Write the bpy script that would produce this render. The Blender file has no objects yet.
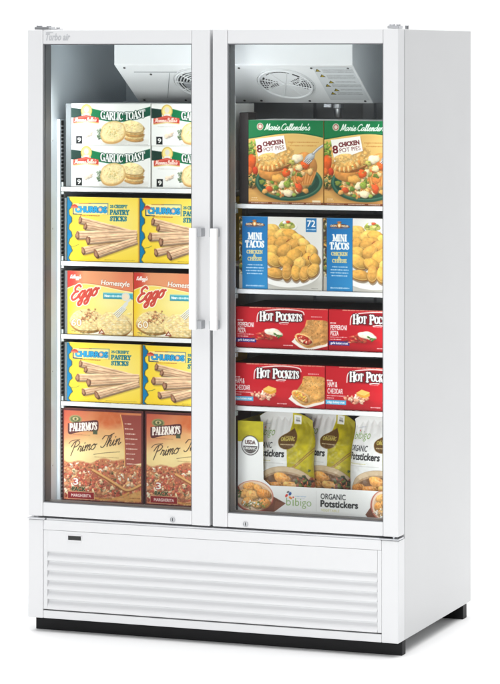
import bpy, math, random
import numpy as np
from mathutils import Vector

sc = bpy.context.scene
COL = sc.collection
R = math.radians
GROUND = 0.0225

# ------------------------------------------------------------------ materials
def new_mat(name):
    m = bpy.data.materials.new(name)
    m.use_nodes = True
    nt = m.node_tree
    return m, nt, nt.nodes['Principled BSDF']

def mat(name, col, rough=0.5, metal=0.0, bump=0.0, bscale=300.0, coat=0.0, spec=0.5, var=0.0, vscale=6.0):
    m, nt, b = new_mat(name)
    b.inputs['Base Color'].default_value = (*col, 1)
    b.inputs['Roughness'].default_value = rough
    b.inputs['Metallic'].default_value = metal
    b.inputs['Coat Weight'].default_value = coat
    b.inputs['Specular IOR Level'].default_value = spec
    tc = nt.nodes.new('ShaderNodeTexCoord')
    if bump:
        n = nt.nodes.new('ShaderNodeTexNoise'); n.inputs['Scale'].default_value = bscale
        n.inputs['Detail'].default_value = 3
        nt.links.new(tc.outputs['Object'], n.inputs['Vector'])
        bp = nt.nodes.new('ShaderNodeBump'); bp.inputs['Strength'].default_value = bump
        bp.inputs['Distance'].default_value = 0.001
        nt.links.new(n.outputs['Fac'], bp.inputs['Height'])
        nt.links.new(bp.outputs['Normal'], b.inputs['Normal'])
    if var:
        n2 = nt.nodes.new('ShaderNodeTexNoise'); n2.inputs['Scale'].default_value = vscale
        n2.inputs['Detail'].default_value = 5
        nt.links.new(tc.outputs['Object'], n2.inputs['Vector'])
        mr = nt.nodes.new('ShaderNodeMapRange')
        mr.inputs['To Min'].default_value = rough - var
        mr.inputs['To Max'].default_value = rough + var
        nt.links.new(n2.outputs['Fac'], mr.inputs['Value'])
        nt.links.new(mr.outputs['Result'], b.inputs['Roughness'])
    return m

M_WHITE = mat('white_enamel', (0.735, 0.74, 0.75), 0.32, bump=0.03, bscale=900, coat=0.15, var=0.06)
M_CAB_SHADED = mat('cabinet_enamel_shaded', (0.615, 0.62, 0.625), 0.36, bump=0.03, bscale=900, coat=0.1, var=0.06)  # white enamel darkened so the side's shade sits in its colour
M_DOOR = mat('white_door_paint', (0.735, 0.74, 0.75), 0.36, bump=0.02, bscale=900, var=0.05)
M_LINER = mat('liner_white', (0.62, 0.675, 0.715), 0.34, bump=0.02, bscale=200, var=0.06)
M_FLOORLINER = mat('liner_floor_steel', (0.42, 0.43, 0.45), 0.28, metal=0.7, var=0.08)
M_HOUSING = mat('evaporator_white', (0.84, 0.85, 0.86), 0.45, var=0.06)
M_GASKET = mat('gasket_grey', (0.155, 0.16, 0.17), 0.55, bump=0.1, bscale=300)
M_BLACK = mat('black_paint', (0.008, 0.008, 0.009), 0.55, bump=0.1, bscale=500, spec=0.22)
M_DARK = mat('dark_void', (0.02, 0.02, 0.022), 0.7)
M_CHROME = mat('brushed_metal', (0.55, 0.56, 0.58), 0.3, metal=1.0, bump=0.05, bscale=600)
M_GREY = mat('grey_plastic', (0.34, 0.35, 0.37), 0.5)
M_HANDLE = mat('handle_aluminium', (0.86, 0.865, 0.87), 0.33, metal=0.0, bump=0.03, bscale=700)
M_HEND = mat('handle_post_grey', (0.42, 0.43, 0.45), 0.4, metal=0.3)
M_SHELF = mat('shelf_white_coat', (0.84, 0.85, 0.86), 0.42, bump=0.04, bscale=400)
M_CLIP = mat('clip_zinc', (0.5, 0.54, 0.54), 0.42, metal=0.6)
M_DIVG = mat('divider_grey', (0.17, 0.19, 0.20), 0.5)
M_DIVD = mat('divider_dark', (0.022, 0.014, 0.013), 0.6)
M_EMBOSS = mat('emblem_grey', (0.50, 0.51, 0.53), 0.35)
M_BACK = mat('studio_paper', (0.93, 0.93, 0.93), 0.9, spec=0.1)

def print_mat(name, rough, bump, bscale, coat=0.0):
    m, nt, b = new_mat(name)
    a = nt.nodes.new('ShaderNodeAttribute'); a.attribute_name = 'print'
    nt.links.new(a.outputs['Color'], b.inputs['Base Color'])
    b.inputs['Roughness'].default_value = rough
    b.inputs['Coat Weight'].default_value = coat
    b.inputs['Coat Roughness'].default_value = 0.25
    b.inputs['Specular IOR Level'].default_value = 0.22
    tc = nt.nodes.new('ShaderNodeTexCoord')
    n = nt.nodes.new('ShaderNodeTexNoise'); n.inputs['Scale'].default_value = bscale; n.inputs['Detail'].default_value = 4
    nt.links.new(tc.outputs['Object'], n.inputs['Vector'])
    bp = nt.nodes.new('ShaderNodeBump'); bp.inputs['Strength'].default_value = bump; bp.inputs['Distance'].default_value = 0.004
    nt.links.new(n.outputs['Fac'], bp.inputs['Height'])
    nt.links.new(bp.outputs['Normal'], b.inputs['Normal'])
    return m
M_PRINT = print_mat('printed_carton', 0.5, 0.06, 14)
M_FILM = print_mat('printed_film', 0.36, 0.25, 22, 0.2)

def glass_mat():
    m = bpy.data.materials.new('door_glass'); m.use_nodes = True
    nt = m.node_tree; nt.nodes.clear()
    out = nt.nodes.new('ShaderNodeOutputMaterial')
    mix = nt.nodes.new('ShaderNodeMixShader')
    fr = nt.nodes.new('ShaderNodeFresnel'); fr.inputs['IOR'].default_value = 1.25
    tr = nt.nodes.new('ShaderNodeBsdfTransparent'); tr.inputs['Color'].default_value = (0.985, 0.995, 0.99, 1)
    gl = nt.nodes.new('ShaderNodeBsdfGlossy'); gl.inputs['Roughness'].default_value = 0.02
    nt.links.new(fr.outputs['Fac'], mix.inputs['Fac'])
    nt.links.new(tr.outputs[0], mix.inputs[1]); nt.links.new(gl.outputs[0], mix.inputs[2])
    nt.links.new(mix.outputs[0], out.inputs['Surface'])
    return m
M_GLASS = glass_mat()

def emit_mat(name, strength):
    m, nt, b = new_mat(name)
    b.inputs['Base Color'].default_value = (0.9, 0.9, 0.9, 1)
    b.inputs['Emission Color'].default_value = (0.96, 0.98, 1.0, 1)
    b.inputs['Emission Strength'].default_value = strength
    return m
M_LED = emit_mat('led_diffuser', 10.5)
M_FILLTOP = emit_mat('fill_strip_top', 0.7)  # added header fill, hidden behind the top rail
M_FILLHI = emit_mat('fill_strip_high', 31.0)  # added fill, stronger than the strips below, to brighten the cooling unit

# ------------------------------------------------------------------ mesh builder
class MB:
    def __init__(s):
        s.v, s.f, s.m = [], [], []
    def add(s, vs, fs, mi=0):
        o = len(s.v); s.v += [tuple(p) for p in vs]
        for f in fs:
            s.f.append([i + o for i in f]); s.m.append(mi)
        return s
    def box(s, x0, y0, z0, x1, y1, z1, mi=0):
        if x0 > x1: x0, x1 = x1, x0
        if y0 > y1: y0, y1 = y1, y0
        if z0 > z1: z0, z1 = z1, z0
        vs = [(x0,y0,z0),(x1,y0,z0),(x1,y1,z0),(x0,y1,z0),(x0,y0,z1),(x1,y0,z1),(x1,y1,z1),(x0,y1,z1)]
        return s.add(vs, [(0,3,2,1),(4,5,6,7),(0,1,5,4),(1,2,6,5),(2,3,7,6),(3,0,4,7)], mi)
    def cyl(s, c, axis, r, h, n=24, mi=0, r2=None):
        c = Vector(c); a = Vector(axis).normalized()
        u = a.orthogonal().normalized(); w = a.cross(u)
        r2 = r if r2 is None else r2
        vs = []
        for k in range(n):
            t = 2*math.pi*k/n; d = u*math.cos(t) + w*math.sin(t)
            vs.append(c + d*r); 
        for k in range(n):
            t = 2*math.pi*k/n; d = u*math.cos(t) + w*math.sin(t)
            vs.append(c + a*h + d*r2)
        fs = [(k, (k+1) % n, n+(k+1) % n, n+k) for k in range(n)]
        fs += [tuple(range(n-1, -1, -1)), tuple(range(n, 2*n))]
        return s.add(vs, fs, mi)
    def torus(s, c, axis, r, t, n=40, k=8, mi=0, a0=0.0, a1=2*math.pi):
        c = Vector(c); a = Vector(axis).normalized()
        u = Vector((1,0,0)) - a*a.x
        u.normalize(); w = a.cross(u)
        full = abs((a1-a0) - 2*math.pi) < 1e-6
        cnt = n if full else n+1
        vs = []
        for i in range(cnt):
            th = a0 + (a1-a0)*i/n
            d = u*math.cos(th) + w*math.sin(th)
            for j in range(k):
                ph = 2*math.pi*j/k
                vs.append(c + d*(r + t*math.cos(ph)) + a*(t*math.sin(ph)))
        fs = []
        for i in range(n):
            i2 = (i+1) % cnt
            for j in range(k):
                fs.append((i*k+j, i2*k+j, i2*k+(j+1) % k, i*k+(j+1) % k))
        return s.add(vs, fs, mi)
    def bar(s, p, q, w, h=None, mi=0):
        p = Vector(p); q = Vector(q); a = (q-p); L = a.length; a.normalize()
        h = w if h is None else h
        u = a.orthogonal().normalized(); x = a.cross(u)
        vs = []
        for b in (p, q):
            for (i, j) in ((-1,-1),(1,-1),(1,1),(-1,1)):
                vs.append(b + u*(w/2*i) + x*(h/2*j))
        return s.add(vs, [(0,3,2,1),(4,5,6,7),(0,1,5,4),(1,2,6,5),(2,3,7,6),(3,0,4,7)], mi)
    def prism_x(s, prof, x0, x1, mi=0):
        n = len(prof)
        vs = [(x0, y, z) for y, z in prof] + [(x1, y, z) for y, z in prof]
        fs = [(k, (k+1) % n, n+(k+1) % n, n+k) for k in range(n)]
        fs += [tuple(range(n-1, -1, -1)), tuple(range(n, 2*n))]
        return s.add(vs, fs, mi)
    def build(s, name, mats, parent=None, bevel=0.0, seg=2, smooth=False):
        me = bpy.data.meshes.new(name)
        me.from_pydata(s.v, [], s.f)
        for m in (mats if isinstance(mats, (list, tuple)) else [mats]):
            me.materials.append(m)
        me.polygons.foreach_set('material_index', s.m)
        if smooth: me.polygons.foreach_set('use_smooth', [True]*len(s.f))
        import bmesh
        bm = bmesh.new(); bm.from_mesh(me); bmesh.ops.recalc_face_normals(bm, faces=bm.faces); bm.to_mesh(me); bm.free()
        me.update()
        o = bpy.data.objects.new(name, me); COL.objects.link(o)
        if parent is not None:
            o.parent = parent
            if parent.type == 'EMPTY': o.location = -parent.location
        if bevel:
            b = o.modifiers.new('bevel', 'BEVEL'); b.width = bevel; b.segments = seg
            b.limit_method = 'ANGLE'; b.angle_limit = R(40); b.harden_normals = False
        return o

def tag(o, label, cat, group=None):
    o['label'] = label; o['category'] = cat
    if group: o['group'] = group
    return o

# ------------------------------------------------------------------ raster printing (vertex colours of dense carton fronts)
def catmull(pts, n=8):
    P = [np.array(p, float) for p in pts]
    if len(P) == 2: return np.array(P)
    P = [2*P[0]-P[1]] + P + [2*P[-1]-P[-2]]
    out = []
    for i in range(1, len(P)-2):
        for t in np.linspace(0, 1, n, endpoint=False):
            a, b, c, d = P[i-1], P[i], P[i+1], P[i+2]
            out.append(0.5*((2*b) + (-a+c)*t + (2*a-5*b+4*c-d)*t*t + (-a+3*b-3*c+d)*t**3))
    out.append(P[-2])
    return np.array(out)

def arc(cx, cy, rx, ry, a0, a1, n=14):
    return [(cx+rx*math.cos(R(a)), cy+ry*math.sin(R(a))) for a in np.linspace(a0, a1, n)]

# script (cursive) letters: strokes through control points, x-height 1
_bowl = [(.75,.85),(.4,1.0),(.05,.55),(.2,.03),(.55,.25),(.8,.95)]
SCRIPT = {
 'a': (1.05, [_bowl, [(.8,1.0),(.72,.3),(.9,0),(1.15,.3)]]),
 'd': (1.05, [_bowl, [(.92,2.0),(.76,.5),(.9,0),(1.15,.3)]]),
 'e': (.82, [[(.05,.4),(.45,.55),(.6,.85),(.38,1.02),(.08,.6),(.15,.1),(.45,0),(.85,.35)]]),
 'g': (1.05, [_bowl, [(.8,1),(.72,0),(.6,-.8),(.25,-.95),(.1,-.6),(.5,-.2),(1.1,.3)]]),
 'o': (.95, [[(.45,1),(.08,.6),(.15,.1),(.5,.02),(.78,.4),(.68,.9),(.42,1.0),(.62,.8),(1.0,.9)]]),
 'i': (.5, [[(0,.3),(.2,.95),(.15,.3),(.28,0),(.55,.3)], [(.28,1.4),(.31,1.5)]]),
 'r': (.75, [[(0,.3),(.2,1.05),(.3,.9),(.55,.9),(.48,.3),(.6,0),(.85,.3)]]),
 'm': (1.2, [[(0,.6),(.15,1),(.12,0)], [(.12,.4),(.4,1),(.55,.9),(.5,0)], [(.5,.4),(.8,1),(.95,.9),(.9,.2),(1.0,0),(1.25,.3)]]),
 'n': (.85, [[(0,.6),(.15,1),(.12,0)], [(.12,.4),(.42,1),(.58,.9),(.52,.2),(.65,0),(.9,.3)]]),
 'l': (.55, [[(0,.3),(.45,1.6),(.4,2.0),(.2,1.7),(.15,.4),(.3,0),(.6,.3)]]),
 'h': (.82, [[(0,.3),(.4,1.6),(.35,2),(.18,1.7),(.1,0)], [(.1,.4),(.4,1),(.55,.9),(.5,.2),(.62,0),(.88,.3)]]),
 's': (.7, [[(0,.2),(.35,1.05),(.55,.4),(.35,0),(.05,.1)]]),
 "'": (.3, [[(.2,2),(.12,1.6)]]),
 ' ': (.35, []),
 'E': (1.3, [[(1.2,1.7),(.85,2.0),(.35,1.7),(.5,1.2),(.9,1.1),(.4,1.0),(.05,.45),(.4,0),(1.0,.2),(1.25,.6)]]),
 'P': (1.25, [[(.5,1.9),(.35,.8),(.15,-.5)], [(-.2,1.1),(.25,1.9),(.9,2.05),(1.25,1.6),(.9,1.1),(.4,.95)]]),
 'T': (1.0, [[(.0,1.5),(.35,2.0),(1.0,1.85),(1.7,2.15)], [(.95,1.9),(.8,.8),(.55,.1),(.2,0),(.05,.25)]]),
 'M': (1.5, [[(0,0),(.2,.2),(.5,1.95),(.7,.2),(1.2,1.95),(1.25,.4),(1.4,0),(1.65,.3)]]),
 'C': (1.15, [[(1.15,1.6),(.9,2.0),(.3,1.6),(.05,.7),(.4,0),(.95,.15),(1.2,.5)]]),
 'B': (1.1, [[(.3,1.9),(.2,0)], [(.1,1.6),(.5,2.0),(.95,1.6),(.4,1.1),(1.0,.9),(.9,.2),(.3,0),(.05,.2)]]),
 'K': (1.1, [[(.3,1.9),(.15,0)], [(1,1.9),(.3,1.0),(.6,.5),(1.1,0)]]),
}
# serif capitals: (width, thick strokes, thin strokes), height 1
def _S(w, thick, thin): return (w, thick, thin)
SERIF = {
 'A': _S(.84, [[(.42,1),(.74,0)]], [[(.42,1),(.12,0)],[(.22,.34),(.6,.34)],[(0,0),(.25,0)],[(.58,0),(.88,0)]]),
 'C': _S(.80, [arc(.42,.5,.36,.5,110,250)], [arc(.42,.5,.36,.5,110,40),arc(.42,.5,.36,.5,250,320),[(.72,.98),(.72,.68)]]),
 'D': _S(.84, [[(.16,1),(.16,0)],arc(.3,.5,.44,.5,65,-65)], [[(0,1),(.4,1)],[(0,0),(.4,0)],arc(.3,.5,.44,.5,90,65),arc(.3,.5,.44,.5,-65,-90)]),
 'E': _S(.70, [[(.16,1),(.16,0)]], [[(0,1),(.6,1),(.6,.8)],[(0,0),(.64,0),(.64,.22)],[(.16,.52),(.46,.52),],[(.46,.62),(.46,.42)]]),
 'G': _S(.88, [arc(.42,.5,.36,.5,110,250),[(.7,.42),(.7,.06)]], [arc(.42,.5,.36,.5,110,40),arc(.42,.5,.36,.5,250,320),[(.52,.42),(.86,.42)],[(.7,.98),(.7,.7)]]),
 'H': _S(.90, [[(.16,1),(.16,0)],[(.72,1),(.72,0)]], [[(.16,.52),(.72,.52)],[(0,1),(.32,1)],[(.56,1),(.88,1)],[(0,0),(.32,0)],[(.56,0),(.88,0)]]),
 'I': _S(.40, [[(.18,1),(.18,0)]], [[(0,1),(.36,1)],[(0,0),(.36,0)]]),
 'K': _S(.88, [[(.16,1),(.16,0)],[(.34,.58),(.74,0)]], [[(.16,.4),(.68,1)],[(0,1),(.32,1)],[(.54,1),(.84,1)],[(0,0),(.32,0)],[(.58,0),(.9,0)]]),
 'L': _S(.70, [[(.16,1),(.16,0)]], [[(0,1),(.34,1)],[(0,0),(.64,0),(.64,.28)]]),
 'M': _S(1.06, [[(.2,1),(.52,.1)],[(.88,1),(.88,0)]], [[(.18,1),(.18,0)],[(.52,.1),(.86,1)],[(0,1),(.24,1)],[(.84,1),(1.04,1)],[(0,0),(.34,0)],[(.72,0),(1.04,0)]]),
 'N': _S(.92, [[(.2,1),(.72,.02)]], [[(.18,1),(.18,0)],[(.74,1),(.74,0)],[(0,1),(.26,1)],[(.58,1),(.9,1)],[(0,0),(.34,0)]]),
 'O': _S(.88, [arc(.42,.5,.36,.5,130,230),arc(.42,.5,.36,.5,-50,50)], [arc(.42,.5,.36,.5,50,130),arc(.42,.5,.36,.5,230,310)]),
 'P': _S(.74, [[(.16,1),(.16,0)],arc(.38,.74,.26,.26,70,-70,8)], [[(0,1),(.4,1)],[(0,0),(.34,0)],[(.16,.48),(.42,.48)]]),
 'R': _S(.84, [[(.16,1),(.16,0)],arc(.38,.75,.24,.25,70,-70,8),[(.38,.5),(.72,0)]], [[(0,1),(.4,1)],[(0,0),(.34,0)],[(.16,.5),(.42,.5)],[(.62,0),(.86,0)]]),
 'S': _S(.66, [[(.14,.8),(.24,.58),(.44,.42),(.5,.2)]], [arc(.32,.76,.2,.24,180,40),arc(.3,.23,.22,.23,-170,10),[(.54,.98),(.54,.72)],[(.07,.02),(.07,.3)]]),
 'T': _S(.80, [[(.38,1),(.38,0)]], [[(.02,.76),(.02,1),(.74,1),(.74,.76)],[(.2,0),(.56,0)]]),
 'U': _S(.88, [[(.16,1),(.16,.3)]+arc(.43,.3,.27,.3,180,270,6)], [arc(.43,.3,.27,.3,270,360,6)+[(.7,1)],[(0,1),(.32,1)],[(.56,1),(.86,1)]]),
 'Y': _S(.84, [[(.14,1),(.42,.45)],[(.42,.45),(.42,0)]], [[(.72,1),(.42,.45)],[(0,1),(.3,1)],[(.58,1),(.84,1)],[(.26,0),(.58,0)]]),
 "'": _S(.24, [[(.1,1),(.08,.75)]], []),
 '&': _S(.8, [[(.2,.85),(.7,0)]], [arc(.34,.78,.16,.2,-30,220),arc(.32,.24,.26,.24,100,330)]),
 ' ': _S(.36, [], []),
}

_TXT = {}
def text_tris(body, bold):
    key = (body, bold)
    if key in _TXT: return _TXT[key]
    cu = bpy.data.curves.new('txt', 'FONT'); cu.body = body; cu.size = 1.0; cu.offset = bold
    cu.resolution_u = 4
    ob = bpy.data.objects.new('txt', cu)
    me = bpy.data.meshes.new_from_object(ob)
    me.calc_loop_triangles()
    co = np.empty(len(me.vertices)*3); me.vertices.foreach_get('co', co); co = co.reshape(-1, 3)[:, :2]
    tr = np.empty(len(me.loop_triangles)*3, dtype=np.int32); me.loop_triangles.foreach_get('vertices', tr)
    bpy.data.objects.remove(ob); bpy.data.curves.remove(cu); bpy.data.meshes.remove(me)
    _TXT[key] = (co, tr.reshape(-1, 3))
    return _TXT[key]

def ss(x): 
    x = np.clip(x, 0, 1); return x*x*(3-2*x)

class Paint:
    def __init__(s, w, h, k=2.8, bg=(1, 1, 1), seed=1):
        s.w, s.h, s.k = w, h, k
        s.nx, s.ny = int(round(w*k))+1, int(round(h*k))+1
        s.px = w/(s.nx-1)
        s.X, s.Y = np.meshgrid(np.linspace(0, w, s.nx), np.linspace(0, h, s.ny))
        s.a = np.ones((s.ny, s.nx, 3))*np.array(s.c(bg))
        s.rng = np.random.RandomState(seed)
        s.clip = None; s.ncache = {}
    def c(s, col):
        col = np.array(col, float)
        return col/255.0 if col.max() > 1.001 else col
    def win(s, x0, y0, x1, y1, pad=1.5):
        i0 = max(0, int((x0-pad)/s.px)); i1 = min(s.nx, int((x1+pad)/s.px)+2)
        j0 = max(0, int((y0-pad)/s.h*(s.ny-1))); j1 = min(s.ny, int((y1+pad)/s.h*(s.ny-1))+2)
        if i1 <= i0 or j1 <= j0: return None
        return slice(j0, j1), slice(i0, i1)
    def comp(s, w, m, col):
        if s.clip is not None: m = m*s.clip[w]
        m = m[..., None]
        s.a[w] = s.a[w]*(1-m) + col*m
    def noise(s, scale, oct=3, seed=0, sx=1.0, sy=1.0):
        r = np.random.RandomState(seed+77)
        out = np.zeros_like(s.X); amp = 1; tot = 0
        for o in range(oct):
            sz = scale/2**o
            gx, gy = s.X/(sz*sx), s.Y/(sz*sy)
            n1, n2 = int(gx.max())+3, int(gy.max())+3
            g = r.rand(n2, n1)
            ix, iy = gx.astype(int), gy.astype(int)
            fx, fy = ss(gx-ix), ss(gy-iy)
            v = (g[iy, ix]*(1-fx)+g[iy, ix+1]*fx)*(1-fy) + (g[iy+1, ix]*(1-fx)+g[iy+1, ix+1]*fx)*fy
            out += v*amp; tot += amp; amp *= .55
        return out/tot
    def rect(s, x0, y0, x1, y1, col, al=1.0):
        return s.poly([(x0,y0),(x1,y0),(x1,y1),(x0,y1)], col, al)
    def poly_mask(s, pts, w, soft):
        X, Y = s.X[w], s.Y[w]
        d = np.full(X.shape, 1e9); ins = np.zeros(X.shape, bool)
        n = len(pts)
        for i in range(n):
            ax, ay = pts[i]; bx, by = pts[(i+1) % n]
            ex, ey = bx-ax, by-ay; L = ex*ex+ey*ey+1e-12
            t = np.clip(((X-ax)*ex+(Y-ay)*ey)/L, 0, 1)
            d = np.minimum(d, (X-ax-t*ex)**2+(Y-ay-t*ey)**2)
            if ay != by:
                cnd = ((ay > Y) != (by > Y)) & (X < ex*(Y-ay)/(by-ay)+ax)
                ins ^= cnd
        d = np.sqrt(d)*np.where(ins, -1, 1)
        return np.clip(.5-d/(2*soft), 0, 1)
    def poly(s, pts, col, al=1.0, soft=.22):
        xs = [p[0] for p in pts]; ys = [p[1] for p in pts]
        w = s.win(min(xs), min(ys), max(xs), max(ys), 1+soft)
        if w is None: return
        m = s.poly_mask(pts, w, soft)*al
        s.comp(w, m, s.colw(col, w))
    def colw(s, col, w):
        if isinstance(col, np.ndarray) and col.ndim == 3: return col[w]
        return s.c(col)
    def ell(s, cx, cy, rx, ry, col, al=1.0, rot=0, soft=.3):
        r = max(rx, ry); w = s.win(cx-r, cy-r, cx+r, cy+r, 1+soft)
        if w is None: return
        X, Y = s.X[w]-cx, s.Y[w]-cy
        c, sn = math.cos(R(rot)), math.sin(R(rot))
        p, q = (X*c+Y*sn)/rx, (-X*sn+Y*c)/ry
        d = (np.sqrt(p*p+q*q)-1)*min(rx, ry)
        s.comp(w, np.clip(.5-d/(2*soft), 0, 1)*al, s.colw(col, w))
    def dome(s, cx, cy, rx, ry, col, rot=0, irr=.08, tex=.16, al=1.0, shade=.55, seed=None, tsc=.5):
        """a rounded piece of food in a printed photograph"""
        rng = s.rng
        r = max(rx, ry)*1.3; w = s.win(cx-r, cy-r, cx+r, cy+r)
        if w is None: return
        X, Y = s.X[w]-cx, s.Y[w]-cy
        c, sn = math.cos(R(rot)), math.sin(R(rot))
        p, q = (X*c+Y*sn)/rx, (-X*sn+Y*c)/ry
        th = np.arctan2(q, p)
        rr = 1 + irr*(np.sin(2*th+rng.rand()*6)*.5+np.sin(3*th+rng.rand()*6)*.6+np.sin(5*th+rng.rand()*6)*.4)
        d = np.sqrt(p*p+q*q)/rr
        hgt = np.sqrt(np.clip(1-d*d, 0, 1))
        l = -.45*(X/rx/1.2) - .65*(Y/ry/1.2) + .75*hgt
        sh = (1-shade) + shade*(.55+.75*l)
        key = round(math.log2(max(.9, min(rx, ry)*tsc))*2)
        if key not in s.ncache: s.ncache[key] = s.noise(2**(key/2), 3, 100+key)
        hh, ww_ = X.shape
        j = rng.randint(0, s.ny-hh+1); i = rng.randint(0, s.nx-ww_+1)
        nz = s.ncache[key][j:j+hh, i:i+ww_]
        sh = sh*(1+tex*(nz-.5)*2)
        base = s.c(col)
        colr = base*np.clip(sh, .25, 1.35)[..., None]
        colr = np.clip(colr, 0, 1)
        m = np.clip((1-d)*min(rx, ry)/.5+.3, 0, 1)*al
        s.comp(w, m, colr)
    def strokes(s, sts, col, width, al=1.0, soft=.22):
        """union of polylines [(pts, widthscale)] as one mask"""
        allp = np.concatenate([np.asarray(p) for p, _ in sts])
        wm = width*max(q for _, q in sts)
        w = s.win(allp[:,0].min()-wm, allp[:,1].min()-wm, allp[:,0].max()+wm, allp[:,1].max()+wm)
        if w is None: return
        X, Y = s.X[w], s.Y[w]; d = np.full(X.shape, 1e9)
        for pts, q in sts:
            pts = np.asarray(pts, float)
            for i in range(len(pts)-1):
                ax, ay = pts[i]; bx, by = pts[i+1]
                ex, ey = bx-ax, by-ay; L = ex*ex+ey*ey+1e-12
                t = np.clip(((X-ax)*ex+(Y-ay)*ey)/L, 0, 1)
                d = np.minimum(d, np.sqrt((X-ax-t*ex)**2+(Y-ay-t*ey)**2)-width*q/2)
        s.comp(w, np.clip(.5-d/(2*soft), 0, 1)*al, s.colw(col, w))
    def line(s, pts, width, col, al=1.0, soft=.22):
        s.strokes([(pts, 1.0)], col, width, al, soft)
    def serif(s, body, x0, base, x1, h, col, wt=.2, thin=.5, rise=0.0, bend=0.0, outline=None, ow=.5, al=1.0):
        tot = sum(SERIF[c][0] for c in body)
        sx = (x1-x0)/tot; sts = []; x = x0
        def tf(px_, py_):
            u = (px_-x0)/(x1-x0)
            return (px_, base - py_*h - rise*u + bend*4*u*(1-u))
        for ch in body:
            wd, tk, tn = SERIF[ch]
            for p in tk: sts.append(([tf(x+a*sx, b) for a, b in p], 1.0))
            for p in tn: sts.append(([tf(x+a*sx, b) for a, b in p], thin))
            x += wd*sx
        if outline is not None:
            s.strokes([(p, 1.0+ow*2/(wt*h)) if q == 1.0 else (p, thin+ow*2/(wt*h)) for p, q in sts], outline, wt*h, al)
        s.strokes(sts, col, wt*h, al)
    def script(s, body, x0, base, x1, xh, col, width, rise=0.0, slant=.25, outline=None, ow=.6, al=1.0):
        tot = sum(SCRIPT[c][0] for c in body)
        sx = (x1-x0)/tot; sts = []; x = x0
        def tf(a, b):
            X = x + a*sx + slant*b*xh
            return (X, base - b*xh - rise*(X-x0)/(x1-x0))
        for ch in body:
            wd, st = SCRIPT[ch]
            for p in st: sts.append(([tf(a, b) for a, b in catmull(p, 6)], 1.0))
            x += wd*sx
        if outline is not None: s.strokes([(p, 1+2*ow/width) for p, _ in sts], outline, width, al)
        s.strokes(sts, col, width, al)
    def text(s, body, x0, base, x1, cap, col, bold=.0, rot=0.0, shear=0.0, al=1.0, outline=None, ob=.04):
        if outline is not None: s._text(body, x0, base, x1, cap, outline, bold+ob, rot, shear, al)
        s._text(body, x0, base, x1, cap, col, bold, rot, shear, al)
    def _text(s, body, x0, base, x1, cap, col, bold, rot, shear, al):
        co, tr = text_tris(body, min(bold, 0.0)); ref = co
        if len(ref) == 0: return
        mx0, mx1 = ref[:,0].min(), ref[:,0].max()
        H = 0.727
        px = (co[:,0]-mx0)/(mx1-mx0)*(x1-x0); py = co[:,1]/H*cap
        px = px + shear*py
        c, sn = math.cos(R(rot)), math.sin(R(rot))
        X = x0 + px*c - py*sn
        Y = base - (px*sn + py*c)
        w = s.win(X.min(), Y.min(), X.max(), Y.max())
        if w is None: return
        S = 4
        sub = s.X[w]; ny, nx = sub.shape
        ox, oy = s.X[w][0, 0], s.Y[w][0, 0]
        dx = s.px; dy = s.h/(s.ny-1)
        U = ((X-ox)/dx+.5)*S-.5; V = ((Y-oy)/dy+.5)*S-.5
        m = np.zeros((ny*S, nx*S), bool)
        for a, b, d in tr:
            ux, vx = (U[a], U[b], U[d]), (V[a], V[b], V[d])
            i0, i1 = max(0, int(math.floor(min(ux)))), min(nx*S, int(math.ceil(max(ux)))+1)
            j0, j1 = max(0, int(math.floor(min(vx)))), min(ny*S, int(math.ceil(max(vx)))+1)
            if i1 <= i0 or j1 <= j0: continue
            gx, gy = np.meshgrid(np.arange(i0, i1), np.arange(j0, j1))
            def ed(k, l): return (ux[l]-ux[k])*(gy-vx[k])-(vx[l]-vx[k])*(gx-ux[k])
            e0, e1, e2 = ed(0, 1), ed(1, 2), ed(2, 0)
            m[j0:j1, i0:i1] |= ((e0 >= 0) & (e1 >= 0) & (e2 >= 0)) | ((e0 <= 0) & (e1 <= 0) & (e2 <= 0))
        rad = max(bold, 0)*cap*1.35/dx*S
        if rad > .4:
            m0 = m.copy(); hh, ww = m.shape
            offs = {(0, 0)}
            for rr_ in np.arange(1, rad+.01, 1).tolist()+[rad]:
                for a_ in np.linspace(0, 2*math.pi, 20, endpoint=False): offs.add((int(round(rr_*math.cos(a_))), int(round(rr_*math.sin(a_)))))
            for (ox_, oy_) in offs:
                ys0, ys1 = max(0, oy_), min(hh, hh+oy_); xs0, xs1 = max(0, ox_), min(ww, ww+ox_)
                m[ys0:ys1, xs0:xs1] |= m0[ys0-oy_:ys1-oy_, xs0-ox_:xs1-ox_]
        cov = m.reshape(ny, S, nx, S).mean((1, 3))
        s.comp(w, cov*al, s.c(col))
    def dashes(s, x0, y, x1, col, h=.8, al=.8, gap=.35, seed=0, wmin=.5, wmax=2.2):
        """a line of print too small to read"""
        r = np.random.RandomState(seed+int(y*13)); x = x0; sts = []
        while x < x1:
            L = r.uniform(wmin, wmax)
            sts.append(([(x, y), (min(x+L, x1), y+r.uniform(-.1, .1))], r.uniform(.6, 1.1)))
            x += L+h*.7+gap
        s.strokes(sts, col, h, al, .3)
    def linear(s):
        a = np.clip(s.a, 0, 1)
        return np.where(a <= .04045, a/12.92, ((a+.055)/1.055)**2.4)

def lin(c):
    c = np.array(c, float); c = c/255 if c.max() > 1.001 else c
    return np.where(c <= .04045, c/12.92, ((c+.055)/1.055)**2.4)

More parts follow.
